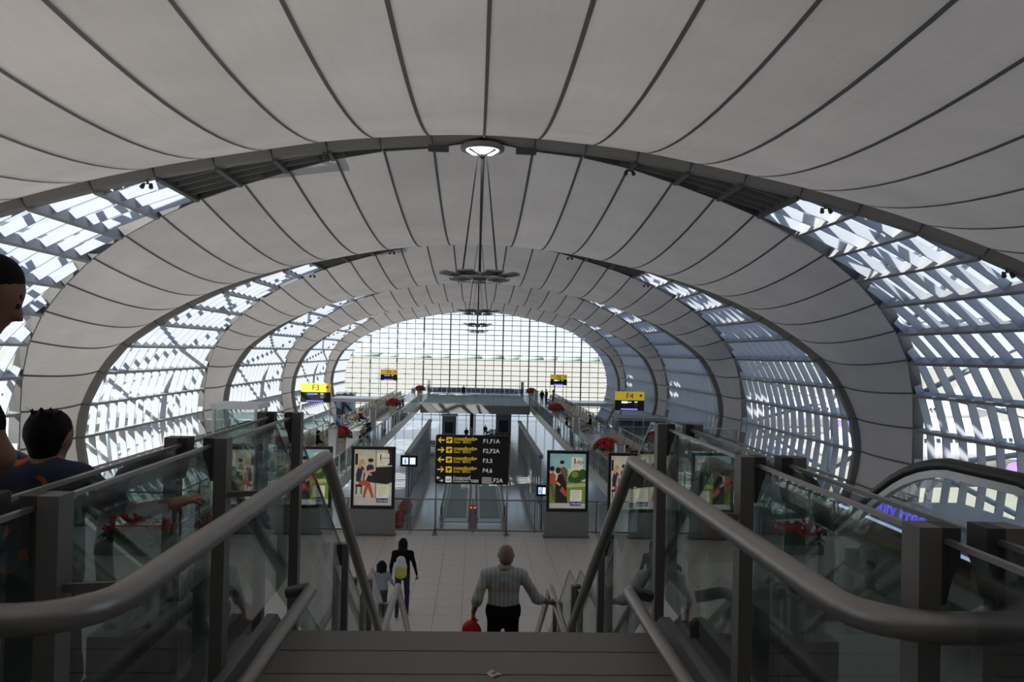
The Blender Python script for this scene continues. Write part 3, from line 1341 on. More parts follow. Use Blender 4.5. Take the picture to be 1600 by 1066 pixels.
flower_bed(6.9, 23.6, 1.7, 1.5, 'bed of red poinsettias on the hall floor right of the stairs', 11)
flower_bed(-6.9, 24.4, 1.8, 1.2, 'bed of red poinsettias on the hall floor left of the stairs', 12)
flower_bed(-4.25, 47.5, 0.5, 13.0, 'long trough of red flowers on the lower floor left of the moving walkways', 13, LOW)
flower_bed(11.3, 31.5, 1.6, 2.4, 'bed of red flowers on the lower floor beyond the right walkway', 14, LOW)
flower_bed(-11.3, 31.5, 1.6, 2.4, 'bed of red flowers on the lower floor beyond the left walkway', 15, LOW)


# ------------------------------------------------------------------ beam seating
def seat_unit(n, mat, name='bench_seat'):
    root = empty(name)
    w = 0.62
    L = n * w
    MB().bar((-L / 2, 0, 0.33), (L / 2, 0, 0.33), 0.08, 0.06).build('beam', 'steel', root)
    for sx in (-1, 1):
        MB().bar((sx * L * 0.36, -0.22, 0.03), (sx * L * 0.36, 0.26, 0.03), 0.05, 0.05).bar((sx * L * 0.36, 0, 0.03), (sx * L * 0.36, 0, 0.33), 0.06, 0.06).build('leg', 'steel', root)
    for i in range(n):
        x = -L / 2 + (i + 0.5) * w
        a = w / 2 - 0.025
        mb = MB()
        mb.hexa([(x - a, -0.24, 0.40), (x + a, -0.24, 0.40), (x + a, 0.24, 0.37), (x - a, 0.24, 0.37),
                 (x - a, -0.24, 0.44), (x + a, -0.24, 0.44), (x + a, 0.24, 0.41), (x - a, 0.24, 0.41)])
        mb.build('seat', mat, root)
        mb = MB()
        for k in range(4):
            t0, t1 = k / 4 + 0.02, (k + 1) / 4 - 0.02
            z0, z1 = 0.46 + t0 * 0.46, 0.46 + t1 * 0.46
            y0, y1 = 0.24 + t0 * 0.12, 0.24 + t1 * 0.12
            mb.hexa([(x - a, y0 - 0.012, z0), (x + a, y0 - 0.012, z0), (x + a, y0 + 0.012, z0), (x - a, y0 + 0.012, z0),
                     (x - a, y1 - 0.012, z1), (x + a, y1 - 0.012, z1), (x + a, y1 + 0.012, z1), (x - a, y1 + 0.012, z1)])
        for sx in (-1, 1):
            mb.beam((x + sx * a * 0.7, 0.245, 0.44), (x + sx * a * 0.7, 0.375, 0.94), (0.03, 0, 0), (0, 0.02, 0))
        mb.build('backrest', mat, root)
    return root


NTH = 'first second third fourth fifth sixth seventh eighth ninth tenth eleventh twelfth thirteenth fourteenth fifteenth sixteenth seventeenth eighteenth nineteenth twentieth twenty-first twenty-second'.split()
unit_b = seat_unit(4, 'seat_mesh')
unit_d = seat_unit(4, 'seat_dark')
used = set()


def place_seat(src, loc, rz, label, group):
    o = src if src.name not in used else copy_tree(src)
    used.add(src.name)
    o.location = loc
    o.rotation_euler = (0, 0, rz)
    return tag(o, label, 'seat', group)


for s, nm, y0, y1 in ((1, 'right', 41.5, 98), (-1, 'left', 45, 98)):
    y = y0
    k = 0
    while y < y1:
        if not (52.5 < y < 59.5):
            lab = '%s brown metal four-seat bench from the hall, in the row along the %s walkway' % (NTH[k], nm)
            grp = 'bench row along the %s walkway' % nm
            place_seat(unit_b, (s * (WALK - 0.75), y, 0), -s * math.pi / 2, lab, grp)
            k += 1
        y += 2.75
for i in range(5):
    place_seat(unit_d, (-5.1 + i * 2.55, 110, 0), math.pi, '%s dark four-seat bench from the left in the row on the bridge' % NTH[i], 'bench row on the bridge')

# ------------------------------------------------------------------ directory sign
sg = empty('directory_sign', (0, 25.9, 0), cat='sign', label='black directory sign on two posts listing gates F1 to F6 with yellow arrows')
sx0, sx1 = px(680, 25.9), px(794, 25.9)
sz1 = EYE - (681 - 552) / F_PX * 25.9
sz0 = EYE - (757 - 552) / F_PX * 25.9
W_, H_ = sx1 - sx0, sz1 - sz0
sgc = (sx0 + sx1) / 2


def rounded(x0, x1, z0, z1, r, n=5):
    out = []
    for cx, cz, a0 in ((x1 - r, z0 + r, -90), (x1 - r, z1 - r, 0), (x0 + r, z1 - r, 90), (x0 + r, z0 + r, 180)):
        for i in range(n):
            a = R(a0 + 90 * i / (n - 1))
            out.append((cx + r * math.cos(a), cz + r * math.sin(a)))
    return out


MB().prism([(x, 0, z) for x, z in rounded(sx0, sx1, sz0, sz1, 0.07)], (0, 0.06, 0), (0, -0.06, 0)).build('board', 'sign_black', sg)
for x in (sx0 + 0.03, sx1 - 0.03):
    MB().tube([(x, 0.09, 0), (x, 0.09, sz0 + 0.4)], 0.03, 8).build('post', 'steel', sg, True)
    MB().box(x - 0.09, x + 0.09, -0.15, 0.25, 0, 0.02).build('foot', 'steel', sg)
MB().bar((sx0, 0.09, 0.14), (sx1, 0.09, 0.14), 0.03, 0.04).build('cross_bar', 'steel', sg)
FY = -0.0635


def arrow(mbx, cx, cz, size, right):
    s_ = 1 if right else -1
    h = size / 2
    shaft = [(-h, 0.11 * size), (0.35 * h, 0.11 * size), (-0.1 * h, 0.42 * size), (0.22 * h, 0.42 * size), (h, 0), (0.22 * h, -0.42 * size),
             (-0.1 * h, -0.42 * size), (0.35 * h, -0.11 * size), (-h, -0.11 * size)]
    pts = [(cx + s_ * a, FY, cz + b) for a, b in shaft]
    mbx.prism(pts, (0, 0, 0), (0, 0.004, 0))


rows = ['F1,F1A', 'F2,F2A', 'F3,5', 'F4,6', 'F2A']
rh = H_ / 5
for i, t in enumerate(rows):
    zc = sz1 - (i + 0.5) * rh - 0.01
    if i < 4:
        mb = MB()
        arrow(mb, sx0 + 0.17, zc, 0.21, i % 2 == 1)
        mb.build('arrow', 'sign_yellow', sg)
        bx = sx0 + 0.42
        MB().prism([(x, FY, z) for x, z in rounded(bx - 0.095, bx + 0.095, zc - 0.095, zc + 0.095, 0.02, 3)], (0, 0, 0), (0, 0.004, 0)).build('pictogram', 'sign_yellow', sg)
        # departing aircraft mark
        ac = [(-0.075, -0.02), (-0.05, -0.028), (0.0, -0.012), (-0.02, -0.075), (0.0, -0.07), (0.04, 0.005), (0.078, 0.032), (0.07, 0.05), (0.045, 0.048),
              (0.01, 0.03), (-0.045, 0.06), (-0.06, 0.05), (-0.02, 0.018), (-0.05, 0.0), (-0.07, 0.008)]
        MB().prism([(bx + a, FY - 0.003, zc + b) for a, b in ac], (0, 0, 0), (0, 0.003, 0)).build('aircraft_mark', 'sign_black', sg)
        text('ทางออกขึ้นเครื่อง', 0.105, 'sign_yellow', sg, (sx0 + 0.56, FY, zc + 0.045), bold=0.0015)
        MB().box(sx0 + 0.56, sx0 + 1.22, FY, FY + 0.004, zc - 0.008, zc - 0.001).build('rule', 'sign_yellow', sg)
        text('Gates · 登机口', 0.088, 'sign_yellow', sg, (sx0 + 0.56, FY, zc - 0.062))
        text(t, 0.185, 'sign_white', sg, (sx0 + 1.47, FY, zc - 0.02))
    else:
        for dx, dz, rt in ((-0.05, 0.045, False), (0.05, -0.04, True)):
            mb = MB()
            arrow(mb, sx0 + 0.15 + dx, zc + dz, 0.115, rt)
            mb.build('arrow', 'sign_white', sg)
        bx = sx0 + 0.42
        MB().prism([(x, FY, z) for x, z in rounded(bx - 0.095, bx + 0.095, zc - 0.095, zc + 0.095, 0.02, 3)], (0, 0, 0), (0, 0.004, 0)).build('pictogram', 'sign_white', sg)
        MB().box(bx - 0.07, bx + 0.07, FY - 0.003, FY, zc - 0.03, zc - 0.01).build('cigarette_mark', 'sign_black', sg)
        MB().prism([(bx + a, FY - 0.003, zc + b) for a, b in ((0.03, 0.0), (0.045, 0.0), (0.05, 0.03), (0.02, 0.045), (0.015, 0.035), (0.038, 0.022))], (0, 0, 0), (0, 0.003, 0)).build('smoke_mark', 'sign_black', sg)
        text('ห้องสูบบุหรี่', 0.12, 'sign_white', sg, (sx0 + 0.56, FY, zc + 0.045))
        MB().box(sx0 + 0.56, sx0 + 1.34, FY, FY + 0.004, zc - 0.008, zc - 0.001).build('rule', 'sign_white', sg)
        text('Smoking Room · 吸烟室', 0.08, 'sign_white', sg, (sx0 + 0.56, FY, zc - 0.058))
        text(',F2A', 0.185, 'sign_white', sg, (sx0 + 1.77, FY, zc - 0.02))
        MB().prism([(sx0 + 1.46, FY, zc - 0.12), (sx0 + 1.76, FY, zc - 0.125), (sx0 + 1.765, FY, zc + 0.08), (sx0 + 1.60, FY, zc + 0.09), (sx0 + 1.46, FY, zc + 0.085)], (0, 0, 0), (0, 0.003, 0)).build('paper_patch', 'paper', sg)

# ------------------------------------------------------------------ poster light boxes
printed('pr_cream', (0.60, 0.56, 0.42), 0.2)
printed('pr_dark', (0.035, 0.03, 0.028), 0.1)
printed('pr_navy', (0.03, 0.04, 0.09), 0.15)
printed('pr_red', (0.42, 0.07, 0.04), 0.25)
printed('pr_skin', (0.60, 0.36, 0.22), 0.25)
printed('pr_blond', (0.50, 0.30, 0.12), 0.25)
printed('pr_paper', (0.62, 0.60, 0.46), 0.30)
printed('pr_blue', (0.03, 0.045, 0.16), 0.25)
printed('pr_grey', (0.45, 0.44, 0.40), 0.25)
printed('pr_sky', (0.24, 0.40, 0.42), 0.30)
printed('pr_sky_low', (0.52, 0.56, 0.44), 0.30)
printed('pr_grass', (0.16, 0.25, 0.04), 0.25)
printed('pr_tree', (0.04, 0.09, 0.02), 0.2)
printed('pr_path', (0.40, 0.42, 0.20), 0.25)
printed('pr_olive', (0.14, 0.12, 0.06), 0.2)


def ell(cx, cz, rx, rz, n=14, rot=0.0):
    out = []
    for i in range(n):
        a = 2 * math.pi * i / n
        u, v = rx * math.cos(a), rz * math.sin(a)
        out.append((cx + u * math.cos(rot) - v * math.sin(rot), cz + u * math.sin(rot) + v * math.cos(rot)))
    return out


def limb(p, q, w0, w1):
    dx, dz = q[0] - p[0], q[1] - p[1]
    L = math.hypot(dx, dz)
    nx_, nz_ = -dz / L, dx / L
    return [(p[0] + nx_ * w0, p[1] + nz_ * w0), (p[0] - nx_ * w0, p[1] - nz_ * w0), (q[0] - nx_ * w1, q[1] - nz_ * w1), (q[0] + nx_ * w1, q[1] + nz_ * w1)]


def poster_art(kind):
    """flat print: list of (material, polygon) in unit coordinates x 0..1, z 0..1 from the back forwards"""
    A = []
    rect = lambda x0, x1, z0, z1: [(x0, z0), (x1, z0), (x1, z1), (x0, z1)]
    if kind == 'piano':
        A += [('pr_cream', rect(0, 1, 0, 1)), ('pr_grey', rect(0, 1, 0, 0.10)), ('pr_dark', rect(0.88, 1, 0.72, 1)),
              ('pr_grey', rect(0.0, 1, 0.10, 0.17)), ('pr_dark', rect(0.56, 0.575, 0.12, 0.98)), ('pr_dark', rect(0.02, 0.09, 0.72, 0.92)),
              ('pr_dark', [(0.57, 0.40), (0.86, 0.38), (1.0, 0.42), (1.0, 0.70), (0.57, 0.68)]),
              ('pr_dark', [(0.3, 0.42), (0.58, 0.40), (0.58, 0.62), (0.4, 0.60)]),
              ('pr_dark', rect(0.04, 0.22, 0.33, 0.37)), ('pr_dark', rect(0.05, 0.08, 0.20, 0.34)), ('pr_dark', rect(0.18, 0.21, 0.20, 0.34)),
              ('pr_red', limb((0.12, 0.42), (0.40, 0.38), 0.05, 0.045)), ('pr_red', limb((0.38, 0.39), (0.50, 0.14), 0.045, 0.03)),
              ('pr_red', limb((0.34, 0.36), (0.26, 0.14), 0.04, 0.03)),
              ('pr_navy', [(0.06, 0.42), (0.26, 0.44), (0.30, 0.60), (0.22, 0.70), (0.10, 0.68), (0.05, 0.55)]),
              ('pr_skin', limb((0.22, 0.62), (0.46, 0.54), 0.022, 0.018)), ('pr_skin', limb((0.24, 0.60), (0.20, 0.44), 0.02, 0.03)),
              ('pr_skin', ell(0.24, 0.75, 0.05, 0.045)), ('pr_blond', ell(0.19, 0.77, 0.075, 0.05, rot=0.5)), ('pr_blond', ell(0.15, 0.71, 0.04, 0.06)),
              ('pr_navy', ell(0.42, 0.66, 0.10, 0.08)), ('pr_skin', ell(0.42, 0.77, 0.05, 0.045)), ('pr_dark', ell(0.43, 0.805, 0.075, 0.035)),
              ('pr_skin', limb((0.36, 0.60), (0.54, 0.63), 0.022, 0.02)),
              ('pr_paper', [(0.60, 0.72), (0.85, 0.72), (0.92, 0.76), (0.92, 0.93), (0.60, 0.93)]),
              ('pr_paper', rect(0.61, 0.92, 0.14, 0.36)), ('pr_blue', rect(0.60, 0.90, 0.055, 0.13))]
    else:
        A += [('pr_sky', rect(0, 1, 0, 1)), ('pr_sky_low', rect(0, 1, 0.0, 0.72)), ('pr_grass', rect(0, 1, 0, 0.50)), ('pr_path', [(0.1, 0.36), (1, 0.40), (1, 0.46), (0.3, 0.44)]),
              ('pr_grey', rect(0, 1, 0, 0.09)), ('pr_tree', ell(0.74, 0.58, 0.20, 0.12)), ('pr_tree', ell(0.92, 0.62, 0.13, 0.10)), ('pr_tree', ell(0.60, 0.54, 0.10, 0.07)),
              ('pr_grass', ell(0.70, 0.62, 0.10, 0.06)),
              ('pr_olive', [(0.24, 0.30), (0.48, 0.30), (0.50, 0.70), (0.40, 0.76), (0.26, 0.72)]), ('pr_skin', ell(0.34, 0.80, 0.05, 0.05)), ('pr_dark', ell(0.34, 0.84, 0.065, 0.035)),
              ('pr_olive', limb((0.46, 0.68), (0.52, 0.60), 0.03, 0.02)), ('pr_skin', limb((0.50, 0.62), (0.56, 0.70), 0.02, 0.015)),
              ('pr_dark', [(0.16, 0.10), (0.50, 0.10), (0.46, 0.46), (0.36, 0.62), (0.24, 0.62), (0.16, 0.40)]), ('pr_skin', ell(0.26, 0.66, 0.045, 0.045)), ('pr_dark', ell(0.23, 0.69, 0.07, 0.06)),
              ('pr_red', [(0.0, 0.46), (0.14, 0.44), (0.18, 0.60), (0.08, 0.66), (0.0, 0.62)]), ('pr_skin', ell(0.10, 0.69, 0.045, 0.045)), ('pr_dark', ell(0.07, 0.72, 0.07, 0.05)),
              ('pr_red', limb((0.12, 0.50), (0.22, 0.46), 0.03, 0.02)), ('pr_skin', limb((0.20, 0.47), (0.30, 0.42), 0.02, 0.02)),
              ('pr_red', limb((0.32, 0.36), (0.48, 0.24), 0.05, 0.04)), ('pr_olive', limb((0.05, 0.45), (0.14, 0.16), 0.05, 0.04)),
              ('pr_paper', rect(0.60, 0.92, 0.72, 0.93)), ('pr_paper', rect(0.58, 0.90, 0.13, 0.34)), ('pr_blue', rect(0.58, 0.88, 0.05, 0.125))]
    return A


def poster_stand(x0p, x1p, ytop, ybot, kind, label, d=25.7):
    cx = (px(x0p, d) + px(x1p, d)) / 2
    w = px(x1p, d) - px(x0p, d)
    roll_fix = (cx / d * F_PX) * 0.0218
    zt = EYE - (ytop - 552 - roll_fix) / F_PX * d
    zb = EYE - (ybot - 552 - roll_fix) / F_PX * d
    root = empty('poster_light_box', (cx, d, 0), cat='poster stand', label=label)
    h = w / 2
    MB().box(-h - 0.05, h + 0.03, -0.10, 0.10, 0.06, zb - 0.02).build('plinth', 'cladding', root)
    MB().box(-h - 0.08, h + 0.05, -0.13, 0.13, 0, 0.06).build('foot', 'beam_dark', root)
    f = 0.085
    mb = MB()
    mb.box(-h, h, -0.09, 0.09, zb, zb + f).box(-h, h, -0.09, 0.09, zt - f, zt).box(-h, -h + f, -0.09, 0.09, zb + f, zt - f).box(h - f, h, -0.09, 0.09, zb + f, zt - f)
    mb.build('frame', 'sign_black', root)
    MB().box(-h + f, h - f, 0.0, 0.08, zb + f, zt - f).build('back_panel', 'sign_black', root)
    pw, ph = w - 2 * f, zt - zb - 2 * f
    x0, z0 = -h + f, zb + f
    mats = []
    mb = MB()
    for i, (m, poly) in enumerate(poster_art(kind)):
        if m not in mats:
            mats.append(m)
        y = -0.03 - 0.0008 * i
        mb.add([(x0 + min(max(a, 0), 1) * pw, y, z0 + min(max(b, 0), 1) * ph) for a, b in poly], [tuple(range(len(poly)))], mats.index(m))
    po = mb.build('poster_print', mats, root)
    yy = -0.03 - 0.0008 * 40
    text('1', 0.24, 'pr_dark', root, (x0 + 0.64 * pw, yy, z0 + 0.86 * ph), bold=0.006)
    text('day' if kind != 'piano' else 'minute', 0.17 if kind != 'piano' else 0.085, 'pr_dark', root, (x0 + 0.72 * pw, yy, z0 + 0.85 * ph), shear=0.3)
    bx = 0.64 if kind == 'piano' else 0.62
    mb = MB()
    for k in range(5):
        zz = z0 + (0.32 - k * 0.035 - (0.0 if kind == 'piano' else 0.015)) * ph
        mb.box(x0 + bx * pw, x0 + (bx + (0.22 if k < 4 else 0.12)) * pw, yy, yy + 0.001, zz - 0.006, zz)
    for k in range(2):
        zz = z0 + (0.795 - k * 0.03) * ph
        mb.box(x0 + 0.65 * pw, x0 + (0.85 - k * 0.08) * pw, yy, yy + 0.001, zz - 0.005, zz)
    mb.build('small_print', 'pr_grey' if 0 else 'pr_dark', root)
    text('Allianz', 0.085, 'pr_paper', root, (x0 + (bx - 0.01) * pw, yy, z0 + 0.09 * ph))
    mb = MB()
    for a0 in range(0, 360, 30):
        a, b = R(a0), R(a0 + 30)
        cxx, czz, r0_, r1_ = x0 + (bx + 0.215) * pw, z0 + 0.09 * ph, 0.026, 0.034
        mb.add([(cxx + r0_ * math.cos(a), yy, czz + r0_ * math.sin(a)), (cxx + r1_ * math.cos(a), yy, czz + r1_ * math.sin(a)),
                (cxx + r1_ * math.cos(b), yy, czz + r1_ * math.sin(b)), (cxx + r0_ * math.cos(b), yy, czz + r0_ * math.sin(b))], [(0, 1, 2, 3)])
    for dx in (-0.012, 0, 0.012):
        mb.box(cxx + dx - 0.003, cxx + dx + 0.003, yy, yy + 0.001, czz - 0.016, czz + 0.014 - abs(dx) * 0.4)
    mb.build('emblem', 'pr_paper', root)
    return root


poster_stand(551, 618, 698, 793, 'piano', 'lit poster box with a piano scene, left of the directory sign')
poster_stand(854, 919, 706, 800, 'park', 'lit poster box with a park scene, right of the directory sign')
poster_stand(455, 521, 697, 790, 'park', 'lit poster box with a park scene, farthest left behind the balustrade glass')
poster_stand(950, 1006, 710, 803, 'piano', 'lit poster box with a piano scene, farthest right behind the balustrade glass')


# ------------------------------------------------------------------ gate signs
def gate_sign(xp, yc, d, wp, gate, left, label):
    X = px(xp, d)
    roll_fix = (X / d * F_PX) * 0.0218
    w = wp / F_PX * d
    h = w * 0.64
    zc = EYE - (yc - 552 - roll_fix) / F_PX * d
    root = empty('gate_sign', (X, d, 0), cat='sign', label=label)
    zt, zb = zc + h / 2, zc - h / 2
    zm = zb + h * 0.54
    MB().box(-w / 2, w / 2, -0.06, 0.06, zm, zt).build('name_panel', 'gate_yellow', root)
    MB().box(-w / 2, w / 2, -0.06, 0.06, zb, zm).build('display', 'sign_black', root)
    for x in (-w / 2 + 0.02, w / 2 - 0.02):
        MB().tube([(x, 0.08, 0), (x, 0.08, zb + 0.3)], 0.03, 8).build('post', 'steel', root, True)
    text(gate, h * 0.42, 'sign_black', root, (0, -0.064, (zm + zt) / 2 - 0.01), align='CENTER', name='gate_number')
    MB().box(w * 0.34, w * 0.42, -0.064, -0.06, zt - 0.26 * h, zt - 0.14 * h).build('pictogram', 'kiosk_teal', root)
    a, b = ('screen_blue', 'screen_white') if left else ('screen_white', 'screen_white')
    MB().box(-w * 0.28, -w * 0.07, -0.064, -0.06, zm - 0.16 * h, zm - 0.05 * h).build('flight_code', a, root)
    MB().box(-w * 0.06, w * 0.06, -0.064, -0.06, zm - 0.12 * h, zm - 0.08 * h).build('destination', b, root)
    for k in range(3):
        MB().box(w * 0.16, w * 0.27, -0.064, -0.06, zm - (0.11 + k * 0.10) * h, zm - (0.06 + k * 0.10) * h).build('time_line', 'screen_white' if k == 0 else 'kiosk_teal', root)
    MB().box(-w * 0.3, w * 0.27, -0.064, -0.06, zb + 0.03 * h, zb + 0.10 * h).build('status_bar', 'screen_violet', root)


gate_sign(493, 614.5, 56, 46, 'F3', True, 'yellow and black gate sign F3 on two posts at left')
gate_sign(982, 628.5, 56, 46, 'F4', False, 'yellow and black gate sign F4 on two posts at right')
gate_sign(605, 587, 99, 26, 'F5', True, 'smaller distant yellow gate sign F5 at left')
gate_sign(869.5, 595, 99, 26, 'F6', False, 'smaller distant yellow gate sign F6 at right')


# ------------------------------------------------------------------ pendants and roof fittings
def pendant():
    root = empty('pendant_lamp')
    for ring, rad, wd, ht, n, zc, a0 in (('outer_reflector', 1.12, 0.62, 0.62, 8, 0.06, 22.5), ('inner_reflector', 0.86, 0.46, 0.42, 8, -0.13, 0)):
        for k in range(n):
            a = R(a0 + 360 / n * k)
            c, s = math.cos(a), math.sin(a)
            tang = Vector((-s, c, 0))
            rad_v = Vector((c, s, 0))
            up = Vector((0, 0, 1))
            tilt = R(9)
            v = (rad_v * math.cos(tilt) + up * math.sin(tilt))
            nn = v.cross(tang)
            cen = rad_v * rad + up * zc
            mb = MB()
            mb.beam(cen - v * ht / 2, cen + v * ht / 2, tang * wd, nn * 0.03)
            o = mb.build(ring, 'pendant_glass', root)
            mb = MB()
            for sg_ in (-1, 1):
                mb.beam(cen - v * ht / 2 + tang * sg_ * wd / 2, cen + v * ht / 2 + tang * sg_ * wd / 2, tang * 0.03, nn * 0.05)
                mb.beam(cen + v * sg_ * ht / 2 - tang * wd / 2, cen + v * sg_ * ht / 2 + tang * wd / 2, v * 0.03, nn * 0.05)
            mb.build('rim', 'pendant_rim', o)
    MB().lathe([(0.10, -0.25), (0.16, -0.2), (0.16, 0.1), (0.06, 0.2)], 14).build('hub', 'pendant_rim', root, True)
    for k in range(4):
        a = R(45 + 90 * k)
        MB().bar((0.1 * math.cos(a), 0.1 * math.sin(a), -0.02), (1.1 * math.cos(a), 1.1 * math.sin(a), 0.06), 0.04, 0.04).build('arm', 'pendant_rim', root)
    H = 5.0
    MB().tube([(0, 0, 0.1), (0, 0, H)], 0.045, 8).build('rod', 'cable', root, True)
    for k in range(4):
        a = R(45 + 90 * k)
        MB().tube([(0.88 * math.cos(a), 0.88 * math.sin(a), 0.1), (0.13 * math.cos(a), 0.13 * math.sin(a), H)], 0.018, 6).build('cable', 'cable', root, True)
    return root


pen = pendant()
OR5 = ['nearest', 'second nearest', 'third', 'fourth', 'farthest']
for n in range(1, 5):
    o = pen if n == 1 else copy_tree(pen)
    o.location = (0.05, ring_y(n), EYE + 2.72)
    tag(o, '%s pendant lamp of dark tilted plates hanging on cables under the roof' % OR5[n - 1].replace('third', 'third nearest').replace('fourth', 'farthest'), 'lamp', 'pendant lamps')


def oculus(n):
    root = empty('roof_oculus', (0.05, ring_y(n), EYE + 7.36), cat='roof light',
                 label='round bright roof light at the crown of the %s arch' % OR5[n - 1])
    MB().lathe([(0.60, 0.10), (0.74, 0.10), (0.80, 0.04), (0.78, -0.08), (0.66, -0.10), (0.60, -0.06)], 24).build('collar', 'beam', root, True)
    MB().lathe([(0.12, -0.24), (0.40, -0.20), (0.58, -0.10), (0.6, 0.0)], 24).build('lens', 'oculus_lamp', root, True)
    for k in range(4):
        a = R(45 + 90 * k)
        MB().bar((0.64 * math.cos(a), 0.64 * math.sin(a), -0.14), (0.05 * math.cos(a), 0.05 * math.sin(a), -0.27), 0.07, 0.06).build('spoke', 'beam', root)
    MB().lathe([(0.10, -0.34), (0.15, -0.22)], 14).build('hub', 'beam_dark', root, True)


oculus(1)
for s in (-1, 1):
    root = empty('speaker', (s * 1.55 + 0.05, ring_y(1) - 0.50, EYE + 7.18), cat='speaker',
                 label='black roof speaker %s of the nearest round roof light' % ('left' if s < 0 else 'right'))
    MB().box(-0.36, 0.36, -0.12, 0.12, -0.10, 0.10).build('cabinet', 'bracket', root)
    mb = MB()
    for k in range(8):
        mb.box(-0.33 + k * 0.09, -0.30 + k * 0.09, -0.135, -0.12, -0.08, 0.08)
    mb.build('grille', 'beam_dark', root)
    MB().box(-0.03, 0.03, 0.0, 0.3, 0.02, 0.10).build('bracket', 'beam', root)


def spot(u, n, label, far=False):
    x, z = sec(u, 0.42)
    g_ = gap(u)
    y = ring_y(n) + (g_ if far else -g_)
    root = empty('spotlight', (x, y, z), cat='spotlight', label=label, group='roof spotlights')
    root.scale = (0.62,) * 3
    MB().box(-0.05, 0.05, -0.05, 0.05, -0.10, 0.12).build('stem', 'beam_dark', root)
    MB().bar((-0.22, 0, -0.12), (0.22, 0, -0.12), 0.05, 0.05).build('bracket', 'beam_dark', root)
    for s in (-1, 1):
        a = Vector((s * 0.2, -0.08, -0.20))
        MB().tube([a + Vector((0, 0.1, 0.08)), a, a + Vector((s * 0.05, -0.1, -0.16))], 0.1, 10, rr=[0.06, 0.10, 0.12]).build('head', 'bracket', root, True)


spot(-5.7, 1, 'double black spotlight on the nearest arch, left of the lamp')
spot(-11.4, 1, 'double black spotlight at the top of the nearest left side window')
spot(5.5, 1, 'double black spotlight on the nearest arch, right of the lamp', far=True)
spot(12.0, 1, 'double black spotlight at the top of the nearest right side window')
spot(17.4, 1, 'double black spotlight half way down the nearest right arch')
spot(-12.0, 2, 'small black spotlight on the second arch at left', far=True)
spot(12.2, 2, 'small black spotlight on the second arch at right', far=True)
spot(-6.1, 2, 'tiny black spotlight near the crown of the second arch, left', far=True)
spot(6.3, 2, 'tiny black spotlight near the crown of the second arch, right', far=True)


# ------------------------------------------------------------------ lower level: moving walkways, partitions, kiosks
def travelator(cx, label):
    y0, y1 = 51.5, 86.0
    root = empty('moving_walkway', (cx, y0, LOW), cat='moving walkway', label=label)
    L = y1 - y0
    MB().box(-0.72, 0.72, -1.2, L + 1.2, 0.0, 0.03).build('end_plate', 'aluminium', root)
    MB().box(-0.62, 0.62, 0.0, L, 0.03, 0.05).build('belt', 'kiosk_teal', root)
    for s in (-1, 1):
        x = s * 0.86
        MB().box(x - 0.12, x + 0.12, -0.6, L + 0.6, 0, 0.22).build('skirt', 'aluminium', root)
        MB().box(x - 0.01, x + 0.01, -0.5, L + 0.5, 0.22, 0.86).build('glass_balustrade', 'rail_glass', root)
        pts = []
        for a in np.linspace(-90, 90, 9):
            pts.append((x, -0.6 - 0.32 * math.cos(R(a)), 0.60 + 0.32 * math.sin(R(a))))
        for a in np.linspace(90, -90, 9):
            pts.append((x, L + 0.6 + 0.32 * math.cos(R(a)), 0.60 + 0.32 * math.sin(R(a))))
        MB().tube(pts, 0.05, 8).build('handrail', 'rubber', root, True)
        MB().box(x - 0.09, x + 0.09, -0.62, -0.58, 0.3, 0.8).build('newel_plate', 'white_paint', root)
    for x in (-0.06, 0.06):
        pass
    return root


travelator(-1.06, 'left of the two moving walkways on the lower floor')
travelator(1.06, 'right of the two moving walkways on the lower floor')
root = empty('no_entry_lamp', (0.0, 50.0, LOW), cat='signal lamp', label='small signal post with two red lamps between the moving walkways')
MB().box(-0.22, 0.22, -0.05, 0.05, 0, 1.1).build('post', 'cladding', root)
for x in (-0.12, 0.12):
    MB().lathe([(0.07, -0.06), (0.07, -0.05)], 12, 0, (x, 0, 0.95), 'Y').build('lamp', 'lamp_red', root)


def partition(s):
    nm = 'left' if s < 0 else 'right'
    X = s * 4.6
    root = empty('lounge_partition', (X, 57, LOW), cat='partition', label='tall glazed lounge partition on the lower floor, %s of the moving walkways' % nm)
    L = 86 - 57
    H = 3.3
    MB().box(-0.16, 0.16, 0, L, H - 0.25, H).build('head_beam', 'cladding', root)
    MB().box(-0.08, 0.08, 0, L, 0, 0.15).build('sill', 'cladding', root)
    n = 12
    for i in range(n + 1):
        y = L * i / n
        MB().box(-0.06, 0.06, y - 0.05, y + 0.05, 0.15, H - 0.25).build('post', 'aluminium', root)
    for i in range(n):
        MB().box(-0.008, 0.008, L * i / n + 0.06, L * (i + 1) / n - 0.06, 0.16, H - 0.26).build('glass_panel', 'rail_glass', root)


for s in (-1, 1):
    partition(s)


def kiosk(x, y, w, l, h, mat, label, z=LOW, name='kiosk'):
    root = empty(name, (x, y, z), cat='kiosk', label=label)
    MB().box(-w / 2, w / 2, -l / 2, l / 2, 0.1, h - 0.18).build('body', mat, root)
    MB().box(-w / 2 + 0.05, w / 2 - 0.05, -l / 2 + 0.05, l / 2 - 0.05, 0, 0.1).build('plinth', 'beam_dark', root)
    MB().box(-w / 2 - 0.12, w / 2 + 0.12, -l / 2 - 0.12, l / 2 + 0.12, h - 0.18, h).build('roof', 'white_paint' if mat != 'kiosk_blue' else 'cladding', root)
    MB().box(-w * 0.3, w * 0.3, -l / 2 - 0.02, -l / 2, 0.9, h * 0.72).build('window', 'window_dark', root)
    return root


